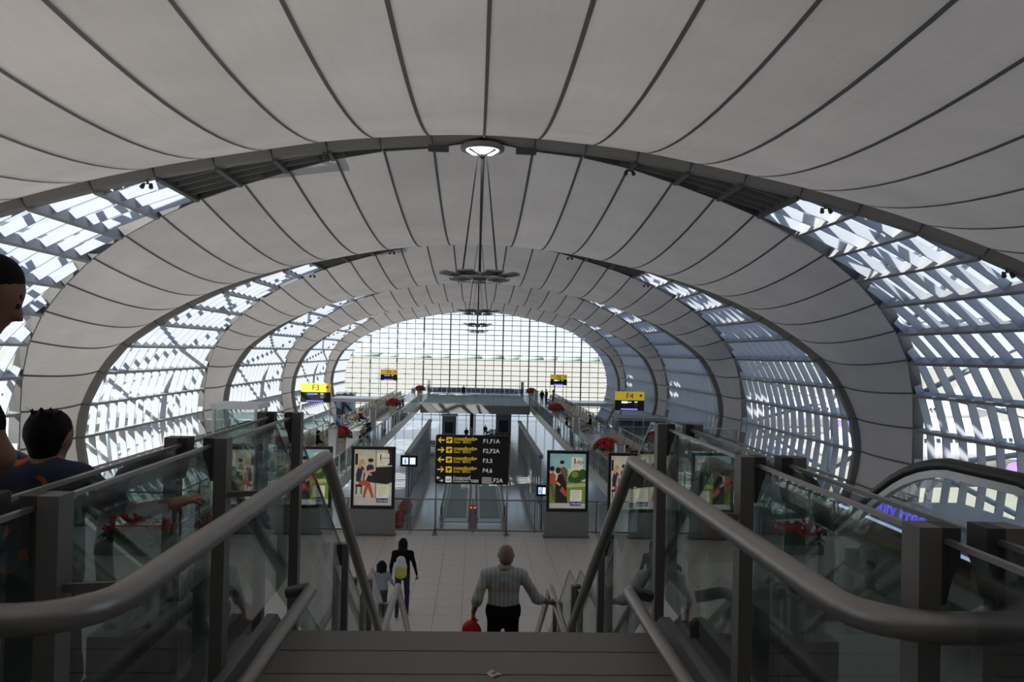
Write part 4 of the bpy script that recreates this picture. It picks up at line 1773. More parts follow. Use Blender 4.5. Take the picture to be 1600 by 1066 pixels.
kiosk(-3.0, 97, 1.6, 1.6, 3.0, 'kiosk_teal', 'teal service kiosk on the lower floor under the bridge')
kiosk(3.4, 99, 1.8, 1.6, 3.2, 'cladding', 'grey service kiosk on the lower floor under the bridge')
kiosk(-0.4, 104, 0.5, 0.5, 3.7, 'white_paint', 'slim white pillar kiosk on the lower floor under the bridge')
kiosk(-17.2, 111, 2.2, 2.2, 4.6, 'kiosk_blue', 'dark blue cabin standing at the far left of the concourse')
kiosk(12.6, 63.5, 3.5, 3.0, 5.6, 'kiosk_blue', 'dark cabin on the lower floor behind gate sign F4')
for i, (x, y) in enumerate(((-4.1, 79), (-2.9, 84), (2.9, 88.0), (1.6, 95), (3.0, 93))):
    place_seat(unit_d, (x, y + 8, LOW), math.pi / 2 * (1 if i % 2 else 0),
               ['dark bench on the lower floor by the left partition', 'dark bench on the lower floor left of the pillar', 'dark bench on the lower floor by the right partition',
                'dark bench on the lower floor right of the pillar', 'dark bench on the lower floor before the grey kiosk'][i], None)

# glass lift on the left
lift = empty('glass_lift', (-11.6, 41.5, LOW), cat='lift', label='glass lift shaft with a white top beyond the left walkway')
for sx in (-1, 1):
    for sy in (-1, 1):
        MB().box(sx * 1.0 - 0.06, sx * 1.0 + 0.06, sy * 1.0 - 0.06, sy * 1.0 + 0.06, 0, 7.3).build('post', 'aluminium', lift)
for a, b, c, d in ((-0.94, 0.94, -1.0, -0.98), (-0.94, 0.94, 0.98, 1.0), (-1.0, -0.98, -0.94, 0.94), (0.98, 1.0, -0.94, 0.94)):
    MB().box(a, b, c, d, 0.1, 7.2).build('glass_wall', 'rail_glass', lift)
MB().box(-1.15, 1.15, -1.15, 1.15, 7.3, 7.55).build('roof', 'white_paint', lift)

# small screens near the posters
for x, z, w, lab, d in ((px(639, 30), EYE - (723 - 552) / F_PX * 30, 0.5, 'small lit toilet sign hanging left of the directory sign', 30),
                        (px(847, 30), EYE - (767 - 553) / F_PX * 30, 0.28, 'small lit sign left of the park poster box', 30)):
    root = empty('lit_sign', (x, d, z), cat='sign', label=lab)
    MB().box(-w / 2 - 0.06, w / 2 + 0.06, 0.01, 0.10, -0.2, 0.2).build('case', 'sign_black', root)
    for k in (-1, 1):
        MB().box(k * w * 0.26 - w * 0.2, k * w * 0.26 + w * 0.2, 0.0, 0.012, -0.12, 0.12).build('panel', 'screen_white', root)
    MB().lathe([(0.03, -0.012), (0.03, -0.002)], 10, 0, (-w * 0.26, 0, 0.07), 'Y').box(-w * 0.26 - 0.035, -w * 0.26 + 0.035, -0.012, -0.002, -0.09, 0.03).build('figure_mark', 'screen_blue', root)
    MB().box(-0.03, 0.03, 0.03, 0.08, LOW - z, -0.2).build('post', 'steel', root)

# duty free shop on the right
shop = empty('duty_free_shop', (10.9, 19.5, 0), cat='shop', label='duty free counter with violet neon lettering and lit edge at right')
MB().box(-0.5, 3.0, -3.6, 3.6, 0, 0.95).build('counter', 'cladding', shop)
MB().box(-0.45, 3.0, -3.5, 3.5, 0.95, 1.15).build('goods', 'shelf_goods', shop)
for y in (-3.5, 0, 3.5):
    MB().box(-0.5, -0.42, y - 0.04, y + 0.04, 0.95, 1.52).build('post', 'aluminium', shop)
MB().box(-0.5, 3.0, -3.6, 3.6, 1.52, 1.70).build('canopy', 'cladding', shop)
MB().box(-0.54, -0.5, -3.6, 3.6, 1.56, 1.62).build('edge_light', 'strip_light', shop)
text('Duty Free', 0.62, 'neon_violet', shop, (-0.56, 0.4, 2.02), rz=-math.pi / 2, align='CENTER', shear=0.3, name='neon_lettering', depth=0.03)
MB().bar((-0.52, -1.2, 1.70), (-0.52, -1.2, 2.0), 0.03).bar((-0.52, 1.6, 1.70), (-0.52, 1.6, 2.0), 0.03).build('lettering_bracket', 'steel', shop)

# litter on the landing
wr = empty('candy_wrapper', (px(779, 4.1), 4.12, Z1), rz=0.5, cat='litter', label='small white and red wrapper lying on the landing')
MB().add([(-0.03, -0.025, 0.003), (0.0, -0.03, 0.012), (0.035, -0.02, 0.004), (0.03, 0.03, 0.006), (0.0, 0.035, 0.016), (-0.028, 0.03, 0.004)], [(0, 1, 4, 5), (1, 2, 3, 4)]).build('paper', 'paper', wr)
MB().add([(-0.012, -0.01, 0.014), (0.012, -0.012, 0.018), (0.012, 0.006, 0.018), (-0.012, 0.008, 0.014)], [(0, 1, 2, 3)]).build('print', 'red_bag', wr)


# ------------------------------------------------------------------ aircraft and loading bridges outside
def airliner(x, y, rz, tail, label, scale=1.0):
    root = empty('airliner', (x, y, LOW - 4.5), rz, cat='aircraft', label=label)
    root.scale = (scale,) * 3
    MB().lathe([(0.1, -1.5), (1.1, -0.6), (2.0, 1.5), (2.6, 4.5), (2.8, 8), (2.8, 38), (2.2, 46), (1.0, 54), (0.3, 57)], 20, 0, (0, 0, 5.0), 'Y').build('fuselage', 'aircraft_white', root, True)
    for s in (-1, 1):
        w = [(s * 2.2, 19, 4.0), (s * 2.2, 28, 4.0), (s * 25, 36, 5.6), (s * 25, 33.5, 5.6)]
        MB().prism(w, (0, 0, -0.3), (0, 0, 0.25)).build('wing', 'aircraft_white', root)
        MB().lathe([(1.0, -2.5), (1.45, -2), (1.5, 0.5), (0.9, 3)], 14, 0, (s * 8.5, 20, 2.6), 'Y').build('engine', 'purple_paint', root, True)
        w = [(s * 0.8, 50, 6), (s * 0.8, 55, 6), (s * 8.5, 57.5, 6.6), (s * 8.5, 55.5, 6.6)]
        MB().prism(w, (0, 0, -0.15), (0, 0, 0.15)).build('tailplane', 'aircraft_white', root)
        mb = MB()
        for k in range(44):
            yy = 6 + k * 0.85
            mb.box(s * 2.72 - 0.08, s * 2.72 + 0.08, yy, yy + 0.4, 5.6, 6.05)
        mb.build('cabin_windows', 'window_dark', root)
        MB().box(s * 2.0 - 0.3, s * 2.0 + 0.3, 24, 26, 0, 2.6).build('landing_gear', 'beam_dark', root)
    MB().prism([(0, 46, 7), (0, 55, 6.5), (0, 59.5, 16), (0, 56, 16)], (-0.2, 0, 0), (0.2, 0, 0)).build('tail_fin', tail, root)
    MB().box(-0.25, 0.25, 4.5, 5.5, 0, 2.6).build('nose_gear', 'beam_dark', root)


airliner(40, 93, R(-78), 'aircraft_white', 'white airliner parked outside the nearest right side window')
airliner(46, 150, R(-80), 'aircraft_white', 'white airliner parked outside the third right side window')
airliner(-42, 84, R(78), 'purple_paint', 'white airliner with violet tail parked outside the second left side window')
airliner(-46, 142, R(80), 'purple_paint', 'white airliner with violet tail parked outside the fourth left side window')


def jet_bridge(x0, x1, y0, y1, label):
    a, b = Vector((x0, y0, LOW - 4.5)), Vector((x1, y1, LOW - 4.5))
    root = empty('loading_bridge', a, cat='loading bridge', label=label)
    d = b - a
    MB().bar((0, 0, 4.6), d + Vector((0, 0, 4.0)), 2.6, 2.6).build('tunnel', 'aluminium', root)
    MB().bar(d * 0.12 + Vector((0, 0, 4.5)), d * 0.45 + Vector((0, 0, 4.3)), 2.68, 2.0).build('advert_panel', 'purple_paint', root)
    MB().lathe([(2.1, 2.5), (2.1, 5.6), (1.8, 5.9)], 14, 0, d).build('cab', 'white_paint', root)
    for t in (0.1, 0.75):
        MB().bar(d * t + Vector((0, 0, 0)), d * t + Vector((0, 0, 3.2)), 0.7).build('leg', 'cladding', root)


jet_bridge(24, 33, 74, 86, 'loading bridge with violet panel outside the second right side window')
jet_bridge(-24, -34, 64, 76, 'loading bridge with violet panel outside the second left side window')
jet_bridge(24, 38, 128, 142, 'loading bridge with violet panel outside the farthest right side window')
jet_bridge(-24, -38, 120, 134, 'loading bridge with violet panel outside the farthest left side window')


# ------------------------------------------------------------------ people
def surface_nets(Fv, org, h):
    """vertices and quads of the zero level of a sampled field (negative inside)"""
    ins = Fv < 0
    nx_, ny_, nz_ = Fv.shape
    cnt = np.zeros((nx_ - 1, ny_ - 1, nz_ - 1))
    acc = np.zeros((nx_ - 1, ny_ - 1, nz_ - 1, 3))
    corners = [(i, j, k) for i in (0, 1) for j in (0, 1) for k in (0, 1)]

    def sl(c):
        return (slice(c[0], nx_ - 1 + c[0]), slice(c[1], ny_ - 1 + c[1]), slice(c[2], nz_ - 1 + c[2]))
    for a in corners:
        for ax in range(3):
            if a[ax] == 1:
                continue
            b = list(a)
            b[ax] = 1
            fa, fb = Fv[sl(a)], Fv[sl(b)]
            cr = (fa < 0) != (fb < 0)
            den = np.where(cr, fa - fb, 1.0)
            t = np.where(cr, fa / den, 0.0)
            cnt += cr
            for q in range(3):
                acc[..., q] += cr * (a[q] + (t if q == ax else 0.0))
    act = cnt > 0
    idx = -np.ones(cnt.shape, int)
    idx[act] = np.arange(int(act.sum()))
    cell = np.argwhere(act)
    V = (cell + acc[act] / cnt[act][:, None]) * h + np.array(org)
    quads = []
    for ax in range(3):
        o1, o2 = [q for q in range(3) if q != ax]
        s0 = [slice(1, -1)] * 3
        s0[ax] = slice(0, Fv.shape[ax] - 1)
        s1 = list(s0)
        s1[ax] = slice(1, Fv.shape[ax])
        A, B = ins[tuple(s0)], ins[tuple(s1)]
        for flip, mask in ((False, A & ~B), (True, ~A & B)):
            e = np.argwhere(mask)
            if not len(e):
                continue
            g = e.copy()
            g[:, o1] += 1
            g[:, o2] += 1

            def cid(d1, d2):
                c = g.copy()
                c[:, o1] -= d1
                c[:, o2] -= d2
                return idx[c[:, 0], c[:, 1], c[:, 2]]
            q4 = np.stack([cid(1, 1), cid(0, 1), cid(0, 0), cid(1, 0)], 1)
            if (ax == 1) != flip:
                q4 = q4[:, ::-1]
            quads.append(q4)
    return V, np.concatenate(quads)


class Body:
    """implicit figure: tapered capsules, each with a material, blended into one skin"""

    def __init__(self):
        self.p = []

    def cap(self, a, b, r1, r2, mat, k=0.03, flat=None):
        self.p.append((np.array(a, float), np.array(b, float), r1, r2, mat, k, flat))
        return self

    def ball(self, c, r, mat, k=0.02, sc=None):
        """ellipsoid; sc = radii"""
        self.p.append((np.array(c, float), None, r, r, mat, k, sc))
        return self

    @staticmethod
    def _d(pr, P):
        a, b, r1, r2, _, _, fl = pr
        q = P - a
        if b is None:
            if fl is None:
                return np.sqrt((q * q).sum(-1)) - r1
            s = np.array(fl, float)
            k0 = np.sqrt(((q / s) ** 2).sum(-1))
            k1 = np.sqrt(((q / (s * s)) ** 2).sum(-1)) + 1e-9
            return k0 * (k0 - 1) / k1
        ba = b - a
        if fl is not None:
            w, f = np.array(fl[0], float), fl[1]
            w = w / np.linalg.norm(w)
            q = q + (f - 1) * (q @ w)[..., None] * w
            ba = ba + (f - 1) * (ba @ w) * w
        t = np.clip((q @ ba) / max(ba @ ba, 1e-9), 0, 1)
        d = np.sqrt(((q - t[..., None] * ba) ** 2).sum(-1)) - (r1 + (r2 - r1) * t)
        if fl is not None and fl[1] > 1:
            d = d / fl[1] ** 0.5
        return d

    def mesh(self, name, h, parent, smooth_iters=1):
        lo = np.min([np.min([p[0], p[1] if p[1] is not None else p[0]], 0) - max(p[2], p[3], max(p[6]) if p[1] is None and p[6] is not None else 0) for p in self.p], 0) - 3 * h
        hi = np.max([np.max([p[0], p[1] if p[1] is not None else p[0]], 0) + max(p[2], p[3], max(p[6]) if p[1] is None and p[6] is not None else 0) for p in self.p], 0) + 3 * h
        n = np.ceil((hi - lo) / h).astype(int) + 1
        ax = [lo[i] + h * np.arange(n[i]) for i in range(3)]
        Fv = np.full(tuple(n), 1.0)
        for p in self.p:
            r = max(p[2], p[3], max(p[6]) if p[1] is None and p[6] is not None else 0)
            e = p[1] if p[1] is not None else p[0]
            m = 0.09 + p[5]
            l_ = np.minimum(p[0], e) - r - m
            u_ = np.maximum(p[0], e) + r + m
            s = [slice(max(0, int((l_[i] - lo[i]) / h)), min(n[i], int((u_[i] - lo[i]) / h) + 2)) for i in range(3)]
            G = np.stack(np.meshgrid(ax[0][s[0]], ax[1][s[1]], ax[2][s[2]], indexing='ij'), -1)
            d = self._d(p, G)
            c = Fv[tuple(s)]
            k = p[5]
            hh = np.clip(0.5 + 0.5 * (c - d) / k, 0, 1)
            Fv[tuple(s)] = c + (d - c) * hh - k * hh * (1 - hh)
        V, Q = surface_nets(Fv, lo, h)
        C = V[Q].mean(1)
        best = np.full(len(C), 1e9)
        who = np.zeros(len(C), int)
        mats = []
        for p in self.p:
            if p[4] not in mats:
                mats.append(p[4])
        for p in self.p:
            d = self._d(p, C)
            m = d < best
            best[m] = d[m]
            who[m] = mats.index(p[4])
        me = bpy.data.meshes.new(name)
        me.from_pydata(V.tolist(), [], Q.tolist())
        for q in mats:
            me.materials.append(MATS[q])
        me.polygons.foreach_set('material_index', who.tolist())
        me.polygons.foreach_set('use_smooth', [True] * len(Q))
        me.update()
        o = bpy.data.objects.new(name, me)
        COL.objects.link(o)
        o.parent = parent
        return o


def v3(*a):
    return np.array(a, float)


def add_hand(B, wrist, dirv, palm_n, skin, s=1.0, curl=0.5, side=1):
    """palm, four fingers and a thumb; dirv = along the hand, palm_n = direction the palm faces"""
    d = np.array(dirv, float)
    d /= np.linalg.norm(d)
    n = np.array(palm_n, float)
    n = n - d * (n @ d)
    n /= np.linalg.norm(n)
    w = np.cross(d, n) * side
    W = np.array(wrist, float)
    pal = W + d * 0.085 * s
    B.cap(W, pal, 0.026 * s, 0.036 * s, skin, 0.012, (n, 1.6))
    for i, (off, L) in enumerate(((-0.030, 0.062), (-0.010, 0.076), (0.011, 0.072), (0.030, 0.055))):
        a = pal + w * off * s - d * 0.006 * s
        d1 = d * math.cos(curl * 0.7) + n * math.sin(curl * 0.7)
        b = a + d1 * L * 0.55 * s
        d2 = d * math.cos(curl * 1.9) + n * math.sin(curl * 1.9)
        c = b + d2 * L * 0.5 * s
        B.cap(a, b, 0.0098 * s, 0.009 * s, skin, 0.004)
        B.cap(b, c, 0.009 * s, 0.0075 * s, skin, 0.004)
    a = W + d * 0.03 * s - w * 0.028 * s
    b = a + (-w * 0.75 + d * 0.6 + n * 0.35) * 0.04 * s
    c = b + (d * 0.8 + n * 0.5 - w * 0.15) * 0.035 * s
    B.cap(a, b, 0.013 * s, 0.0105 * s, skin, 0.008)
    B.cap(b, c, 0.0105 * s, 0.008 * s, skin, 0.004)


def person(label, loc, rz=0.0, H=1.7, pose=None, top='cloth_black', bottom='denim', skin='skin', hair='hair', hair_style='short', shoes='sole',
           sleeve='long', legs='long', h=0.03, build=1.0, hands=True, face=True, skirt=False, curl=(0.5, 0.5), palm=None, head_turn=0.0, name='person', hs=1.0):
    """figure facing +y. pose overrides joint positions given for a 1.7 m figure, x to its right"""
    root = empty(name, loc, rz, label=label, cat='person')
    s = H / 1.7
    J = dict(head=(0, 0.02, 1.585), neck=(0, -0.01, 1.44), chest=(0, 0, 1.28), waist=(0, 0.0, 1.06), pelvis=(0, 0, 0.93),
             shL=(-0.185, -0.01, 1.385), elL=(-0.245, -0.03, 1.11), wrL=(-0.26, 0.06, 0.87), shR=(0.185, -0.01, 1.385), elR=(0.245, -0.03, 1.11), wrR=(0.26, 0.06, 0.87),
             hiL=(-0.09, 0, 0.90), knL=(-0.10, 0.02, 0.49), anL=(-0.105, -0.02, 0.09), hiR=(0.09, 0, 0.90), knR=(0.10, 0.02, 0.49), anR=(0.105, -0.02, 0.09))
    if pose:
        J.update(pose)
    J = {k: np.array(v, float) * s for k, v in J.items()}
    B = Body()
    b = build * s
    yv = J.get('front', v3(0, 1, 0)) / np.linalg.norm(J.get('front', v3(0, 1, 0)))
    # trunk
    across = J['shR'] - J['shL']
    across = across / np.linalg.norm(across)
    spine = J['chest'] - J['pelvis']
    spine = spine / np.linalg.norm(spine)
    fw = np.cross(spine, across)
    fl = (fw, 1.45)

    def side_cap(a, c, r1, r2, half_a, half_c, m, k=0.05):
        for sg_ in (-1, 1):
            B.cap(a + across * sg_ * half_a, c + across * sg_ * half_c, r1, r2, m, k, fl)
    side_cap(J['chest'] + spine * 0.03 * s, J['waist'], 0.118 * b, 0.118 * b, 0.075 * b, 0.05 * b, top)
    side_cap(J['waist'], J['pelvis'] + spine * 0.05 * s, 0.118 * b, 0.122 * b, 0.05 * b, 0.055 * b, top)
    B.cap(J['shL'], J['shR'], 0.062 * b, 0.062 * b, top, 0.06)
    B.cap(J['neck'] - v3(0, 0, 0.05) * s, J['chest'] + spine * 0.06 * s, 0.07 * b, 0.10 * b, top, 0.05)
    for sd_ in 'LR':
        B.cap(J['neck'] - v3(0, 0, 0.015) * s, J['sh' + sd_] * 0.75 + J['neck'] * 0.25 - v3(0, 0, 0.01) * s, 0.052 * b, 0.058 * b, top, 0.05)
    side_cap(J['pelvis'] + spine * 0.0, J['pelvis'] - spine * 0.03 * s, 0.122 * b, 0.115 * b, 0.055 * b, 0.05 * b, bottom, 0.03)
    # head and neck
    hd = J['head']
    B.cap(J['neck'] - v3(0, 0, 0.02) * s, hd - v3(0, 0.02, 0.06) * s, 0.056 * s, 0.054 * s, skin, 0.02)
    ft = np.array([math.sin(head_turn), math.cos(head_turn), 0.0])
    if 'look' in J:
        ft = J['look'] / np.linalg.norm(J['look'])
    rt = np.cross(ft, v3(0, 0, 1))
    rt /= np.linalg.norm(rt)
    upv = np.cross(rt, ft)

    def hp(r, f, u):
        return hd + (rt * r + ft * f + upv * u) * s * hs
    B.cap(hp(0, -0.02, 0.03), hp(0, 0.012, 0.03), 0.083 * s * hs, 0.083 * s * hs, skin, 0.02)
    B.cap(hp(0, 0.035, -0.03), hp(0, 0.045, -0.075), 0.058 * s * hs, 0.038 * s * hs, skin, 0.03)
    if face:
        B.cap(hp(0, 0.088, 0.012), hp(0, 0.105, -0.022), 0.008 * s, 0.014 * s * hs, skin, 0.01)
        for sg_ in (-1, 1):
            B.cap(hp(sg_ * 0.084, -0.01, 0.018), hp(sg_ * 0.086, -0.016, -0.022), 0.013 * s, 0.009 * s * hs, skin, 0.008)
            B.ball(hp(sg_ * 0.031, 0.082, 0.012), 0.010 * s, hair, 0.002)
            B.cap(hp(sg_ * 0.016, 0.092, 0.034), hp(sg_ * 0.046, 0.082, 0.036), 0.005 * s, 0.004 * s, hair, 0.002)
        B.cap(hp(-0.02, 0.084, -0.052), hp(0.02, 0.084, -0.052), 0.0065 * s, 0.0065 * s, 'skin_tan', 0.003)
    # arms
    for sd_, sg_ in (('L', -1), ('R', 1)):
        sh, el, wr = J['sh' + sd_], J['el' + sd_], J['wr' + sd_]
        fa = top if sleeve == 'long' else skin
        slv = 1.0 if sleeve == 'long' else 1.16
        if sleeve == 'none':
            B.cap(sh, el, 0.052 * b, 0.042 * b, skin, 0.03)
        elif sleeve == 'short':
            B.cap(sh, sh + (el - sh) * 0.62, 0.062 * b, 0.062 * b, top, 0.035)
            B.cap(sh + (el - sh) * 0.4, el, 0.044 * b, 0.04 * b, skin, 0.01)
        elif sleeve == 'elbow':
            B.cap(sh, el, 0.060 * b, 0.060 * b, top, 0.035)
            B.cap(el, el + (wr - el) * 0.22, 0.060 * b, 0.064 * b, top, 0.02)
        else:
            B.cap(sh, el, 0.058 * b, 0.048 * b, top, 0.035)
        B.cap(el + (wr - el) * (0.18 if sleeve == 'elbow' else 0.0), wr, 0.042 * b, 0.028 * b, fa, 0.012 if sleeve != 'long' else 0.02)
        dv = wr - el
        pn = (-sg_ * 1.0, 0.3, 0.0)
        if palm and sd_ in palm:
            dv, pn = np.array(palm[sd_][0], float), palm[sd_][1]
        if hands:
            add_hand(B, wr, dv, pn, skin, s, curl[0 if sd_ == 'L' else 1], sg_)
        else:
            d_ = dv / np.linalg.norm(dv)
            B.cap(wr, wr + d_ * 0.09 * s, 0.03 * s, 0.034 * s, skin, 0.01, (np.cross(d_, v3(0.3, 1, 0.2)), 1.5))
            B.cap(wr + d_ * 0.08 * s, wr + d_ * 0.15 * s, 0.026 * s, 0.014 * s, skin, 0.01)
    # legs
    for sd_, sg_ in (('L', -1), ('R', 1)):
        hi_, kn, an = J['hi' + sd_], J['kn' + sd_], J['an' + sd_]
        B.cap(hi_, kn, 0.088 * b, 0.066 * b, bottom, 0.03)
        if legs == 'short':
            B.cap(kn, kn + (an - kn) * 0.12, 0.072 * b, 0.076 * b, bottom, 0.01)
            B.cap(kn, an, 0.048 * b, 0.034 * b, skin, 0.015)
        else:
            B.cap(kn, an, 0.064 * b, 0.050 * b, bottom, 0.03)
        fdir = J.get('foot' + sd_, v3(0, 1, 0))
        fdir = fdir / np.linalg.norm(fdir)
        B.cap(an - fdir * 0.03 * s - v3(0, 0, 0.045) * s, an + fdir * 0.15 * s - v3(0, 0, 0.055) * s, 0.042 * s, 0.034 * s, shoes, 0.015)
    body = B.mesh('body', h, root)
    # hair
    if hair_style != 'bald':
        Hh = Body()
        Hh.cap(hp(0, -0.028, 0.044), hp(0, 0.0, 0.05), 0.089 * s * hs, 0.084 * s * hs, hair, 0.02)
        Hh.cap(hp(0, -0.05, 0.02), hp(0, -0.045, -0.03), 0.072 * s * hs, 0.062 * s * hs, hair, 0.02)
        if hair_style == 'bob':
            for sg_ in (-1, 1):
                Hh.cap(hp(sg_ * 0.055, -0.03, 0.03), hp(sg_ * 0.062, -0.035, -0.09), 0.058 * s * hs, 0.045 * s * hs, hair, 0.02)
            Hh.cap(hp(0, -0.055, 0.0), hp(0, -0.06, -0.09), 0.062 * s * hs, 0.05 * s * hs, hair, 0.02)
        if hair_style == 'long':
            for sg_ in (-1, 0, 1):
                Hh.cap(hp(sg_ * 0.05, -0.045, 0.02), hp(sg_ * 0.055, -0.075, -0.16), 0.056 * s * hs, 0.045 * s * hs, hair, 0.02)
                Hh.cap(hp(sg_ * 0.055, -0.075, -0.16), hp(sg_ * 0.035, -0.09, -0.26), 0.045 * s * hs, 0.022 * s * hs, hair, 0.02)
        if hair_style == 'tuft':
            rn = random.Random(5)
            for i in range(10):
                a = rn.uniform(-1, 1)
                Hh.cap(hp(a * 0.05, -0.05 + rn.uniform(-0.03, 0.03), 0.10), hp(a * 0.08, -0.06 + rn.uniform(-0.05, 0.05), 0.15), 0.012 * s * hs, 0.003 * s * hs, hair, 0.008)
        Hh.mesh('hair', h * 0.8, root)
    return root


# man going down the stairs, one hand on the rail
MD = 9.2
mz = walk_z(MD) - 0.05
step_z = Z2
man = person('bald man in a pale plaid shirt and black trousers descending the stairs', (0.36, MD, step_z), H=1.72, build=0.95,
             top='shirt_plaid', bottom='cloth_black', skin='skin_tan', hair='hair_grey', hair_style='bald', sleeve='elbow', h=0.0125, curl=(1.0, 0.9),
             pose=dict(head=(0.02, 0.05, 1.575), shL=(-0.20, 0, 1.375), shR=(0.20, 0, 1.375), elL=(-0.285, -0.07, 1.13), wrL=(-0.325, 0.03, 0.955),
                       elR=(0.365, 0.05, 1.10), wrR=(0.525, 0.24, 1.005),
                       knL=(-0.11, 0.04, 0.49), anL=(-0.11, -0.06, 0.09), knR=(0.11, 0.10, 0.47), anR=(0.11, 0.05, 0.09)),
             palm={'R': ((0.45, 0.9, -0.05), (0.1, -0.1, -1.0)), 'L': ((-0.05, 0.15, -1.0), (1.0, 0.2, 0.0))})
B = Body()
B.cap((-0.015, -0.012, 1.475), (0.03, -0.012, 1.475), 0.066, 0.066, 'shirt_plaid', 0.02, ((0, 0, 1), 1.5))
B.mesh('collar', 0.012, man)
Bh = Body()
Bh.cap((0.02, -0.012, 1.575), (0.02, 0.0, 1.60), 0.081, 0.084, 'hair_grey', 0.02)
Bh.mesh('hair', 0.012, man)
Bb = Body()
for sg_ in (-1, 1):
    Bb.cap((sg_ * 0.055, 0, 0.985), (sg_ * 0.055, 0, 1.005), 0.142, 0.142, 'cloth_black', 0.04, ((0, 1, 0), 1.42))
Bb.mesh('belt', 0.0125, man)
bag = empty('red_bag', (0.36 - 0.335, MD + 0.03, step_z + 0.715), cat='bag', label='small red cloth bag held in the left hand of the bald man')
Bg = Body()
Bg.ball((-0.02, 0, 0.06), 0.09, 'red_bag', 0.02, (0.10, 0.06, 0.10))
Bg.ball((0.03, 0.01, 0.03), 0.07, 'red_bag', 0.03, (0.07, 0.05, 0.08))
Bg.cap((-0.01, 0, 0.12), (0.01, 0, 0.18), 0.035, 0.02, 'red_bag', 0.03)
Bg.mesh('pouch', 0.011, bag)
MB().tube([(-0.01, -0.02, 0.14), (0.0, -0.025, 0.2), (0.02, -0.0, 0.25), (0.02, 0.03, 0.2), (0.0, 0.02, 0.14)], 0.007, 6).build('strap', 'red_bag', bag, True)

# woman with the backpack and the girl beside her
wo = person('woman with long black hair and dark cardigan walking away below the stairs', (px(633, 17.9), 17.9, 0), H=1.66, build=0.88, h=0.017,
            top='cloth_black', bottom='denim', hair_style='long', curl=(0.6, 0.7),
            pose=dict(elR=(0.265, -0.02, 1.12), wrR=(0.31, 0.06, 0.90), elL=(-0.25, -0.02, 1.1), knR=(0.10, 0.12, 0.50), anR=(0.10, 0.14, 0.09), anL=(-0.09, -0.20, 0.12), knL=(-0.09, 0.0, 0.50)))
bp = empty('backpack', (px(633, 17.9), 17.9, 0), cat='backpack', label='yellow and white backpack on the back of the long-haired woman')
Bp = Body()
Bp.cap((-0.02, -0.20, 0.98), (-0.02, -0.20, 1.08), 0.13, 0.13, 'pack_yellow', 0.03, ((0, 1, 0), 1.7))
Bp.cap((-0.02, -0.20, 1.14), (-0.02, -0.19, 1.24), 0.125, 0.10, 'pack_white', 0.03, ((0, 1, 0), 1.7))
Bp.mesh('bag', 0.016, bp)
MB().box(-0.11, 0.07, -0.31, -0.27, 0.93, 1.05).build('pocket', 'pack_yellow', bp)
for x in (-0.12, 0.08):
    MB().tube([(x, -0.14, 1.22), (x * 1.1, -0.10, 1.39), (x * 1.1, 0.05, 1.40), (x * 1.1, 0.115, 1.30)], 0.018, 6).build('strap', 'cloth_black', bp, True)
girl = person('girl with bobbed black hair and grey shirt walking beside the long-haired woman', (px(601, 17.4), 17.4, 0), H=1.27, build=0.98, h=0.017, hs=1.3,
              top='cloth_grey', bottom='denim', hair_style='bob', pose=dict(elR=(0.29, 0.02, 1.16), wrR=(0.36, 0.10, 1.02), knL=(-0.1, 0.1, 0.5), anR=(0.1, -0.15, 0.12)))

# boy and adult on the landing beyond the left glass
boy = person('boy in a navy and orange patterned shirt seen from behind at the escalator', (-1.63, 3.22, Z1), H=1.33, build=1.1, h=0.013, hs=1.14, rz=R(-6),
             top='shirt_floral', bottom='cloth_navy', hair_style='tuft', sleeve='short', legs='short', face=True,
             pose=dict(elR=(0.36, 0.16, 1.20), wrR=(0.50, 0.42, 1.22), head=(0.0, 0.04, 1.57), knL=(-0.12, 0.02, 0.49), knR=(0.12, 0.02, 0.49), anL=(-0.13, -0.02, 0.09), anR=(0.13, -0.02, 0.09)),
             palm={'R': ((0.3, 0.9, 0.0), (0, 0, -1))}, curl=(0.5, 0.35))
mb = MB()
for x in (-0.09, 0.09):
    pass
adult = person('dark-haired adult at the left edge looking down towards the boy', (-2.0, 2.72, Z1), H=1.885, build=0.9, h=0.015, rz=0.0,
               top='cloth_black', bottom='denim', skin='skin_tan', sleeve='short', hair_style='short',
               pose=dict(look=(0.80, 0.45, -0.38), head=(0.36, 0.03, 1.575), neck=(0.27, 0.0, 1.45), chest=(0.10, 0, 1.28), shL=(-0.03, -0.01, 1.40), shR=(0.31, -0.01, 1.37), elR=(0.44, 0.0, 1.11), wrR=(0.28, 0.26, 1.02), elL=(-0.12, 0, 1.12), wrL=(-0.1, 0.1, 0.9)))

# people in the hall and along the walkways
person('person in a blue top and dark trousers standing in the hall at right', (px(1066, 25.3), 25.3, 0), rz=R(180), H=1.62, h=0.025, top='cloth_blue', bottom='cloth_black', hands=False, sleeve='short')
person('person in a dark suit standing near the duty free counter', (px(1372, 16.3), 16.3, 0), rz=R(70), H=1.68, h=0.025, top='cloth_navy', bottom='cloth_black', hands=False, hair_style='short')
SIT = dict(head=(0, 0.03, 1.16), neck=(0, -0.02, 1.02), chest=(0, -0.02, 0.86), waist=(0, -0.02, 0.66), pelvis=(0, -0.02, 0.53), shL=(-0.185, -0.02, 0.96), shR=(0.185, -0.02, 0.96),
           elL=(-0.24, 0.03, 0.70), elR=(0.24, 0.03, 0.70), wrL=(-0.14, 0.25, 0.62), wrR=(0.14, 0.25, 0.62), hiL=(-0.09, 0.0, 0.50), hiR=(0.09, 0.0, 0.50),
           knL=(-0.11, 0.42, 0.50), knR=(0.11, 0.42, 0.50), anL=(-0.11, 0.44, 0.09), anR=(0.11, 0.44, 0.09))


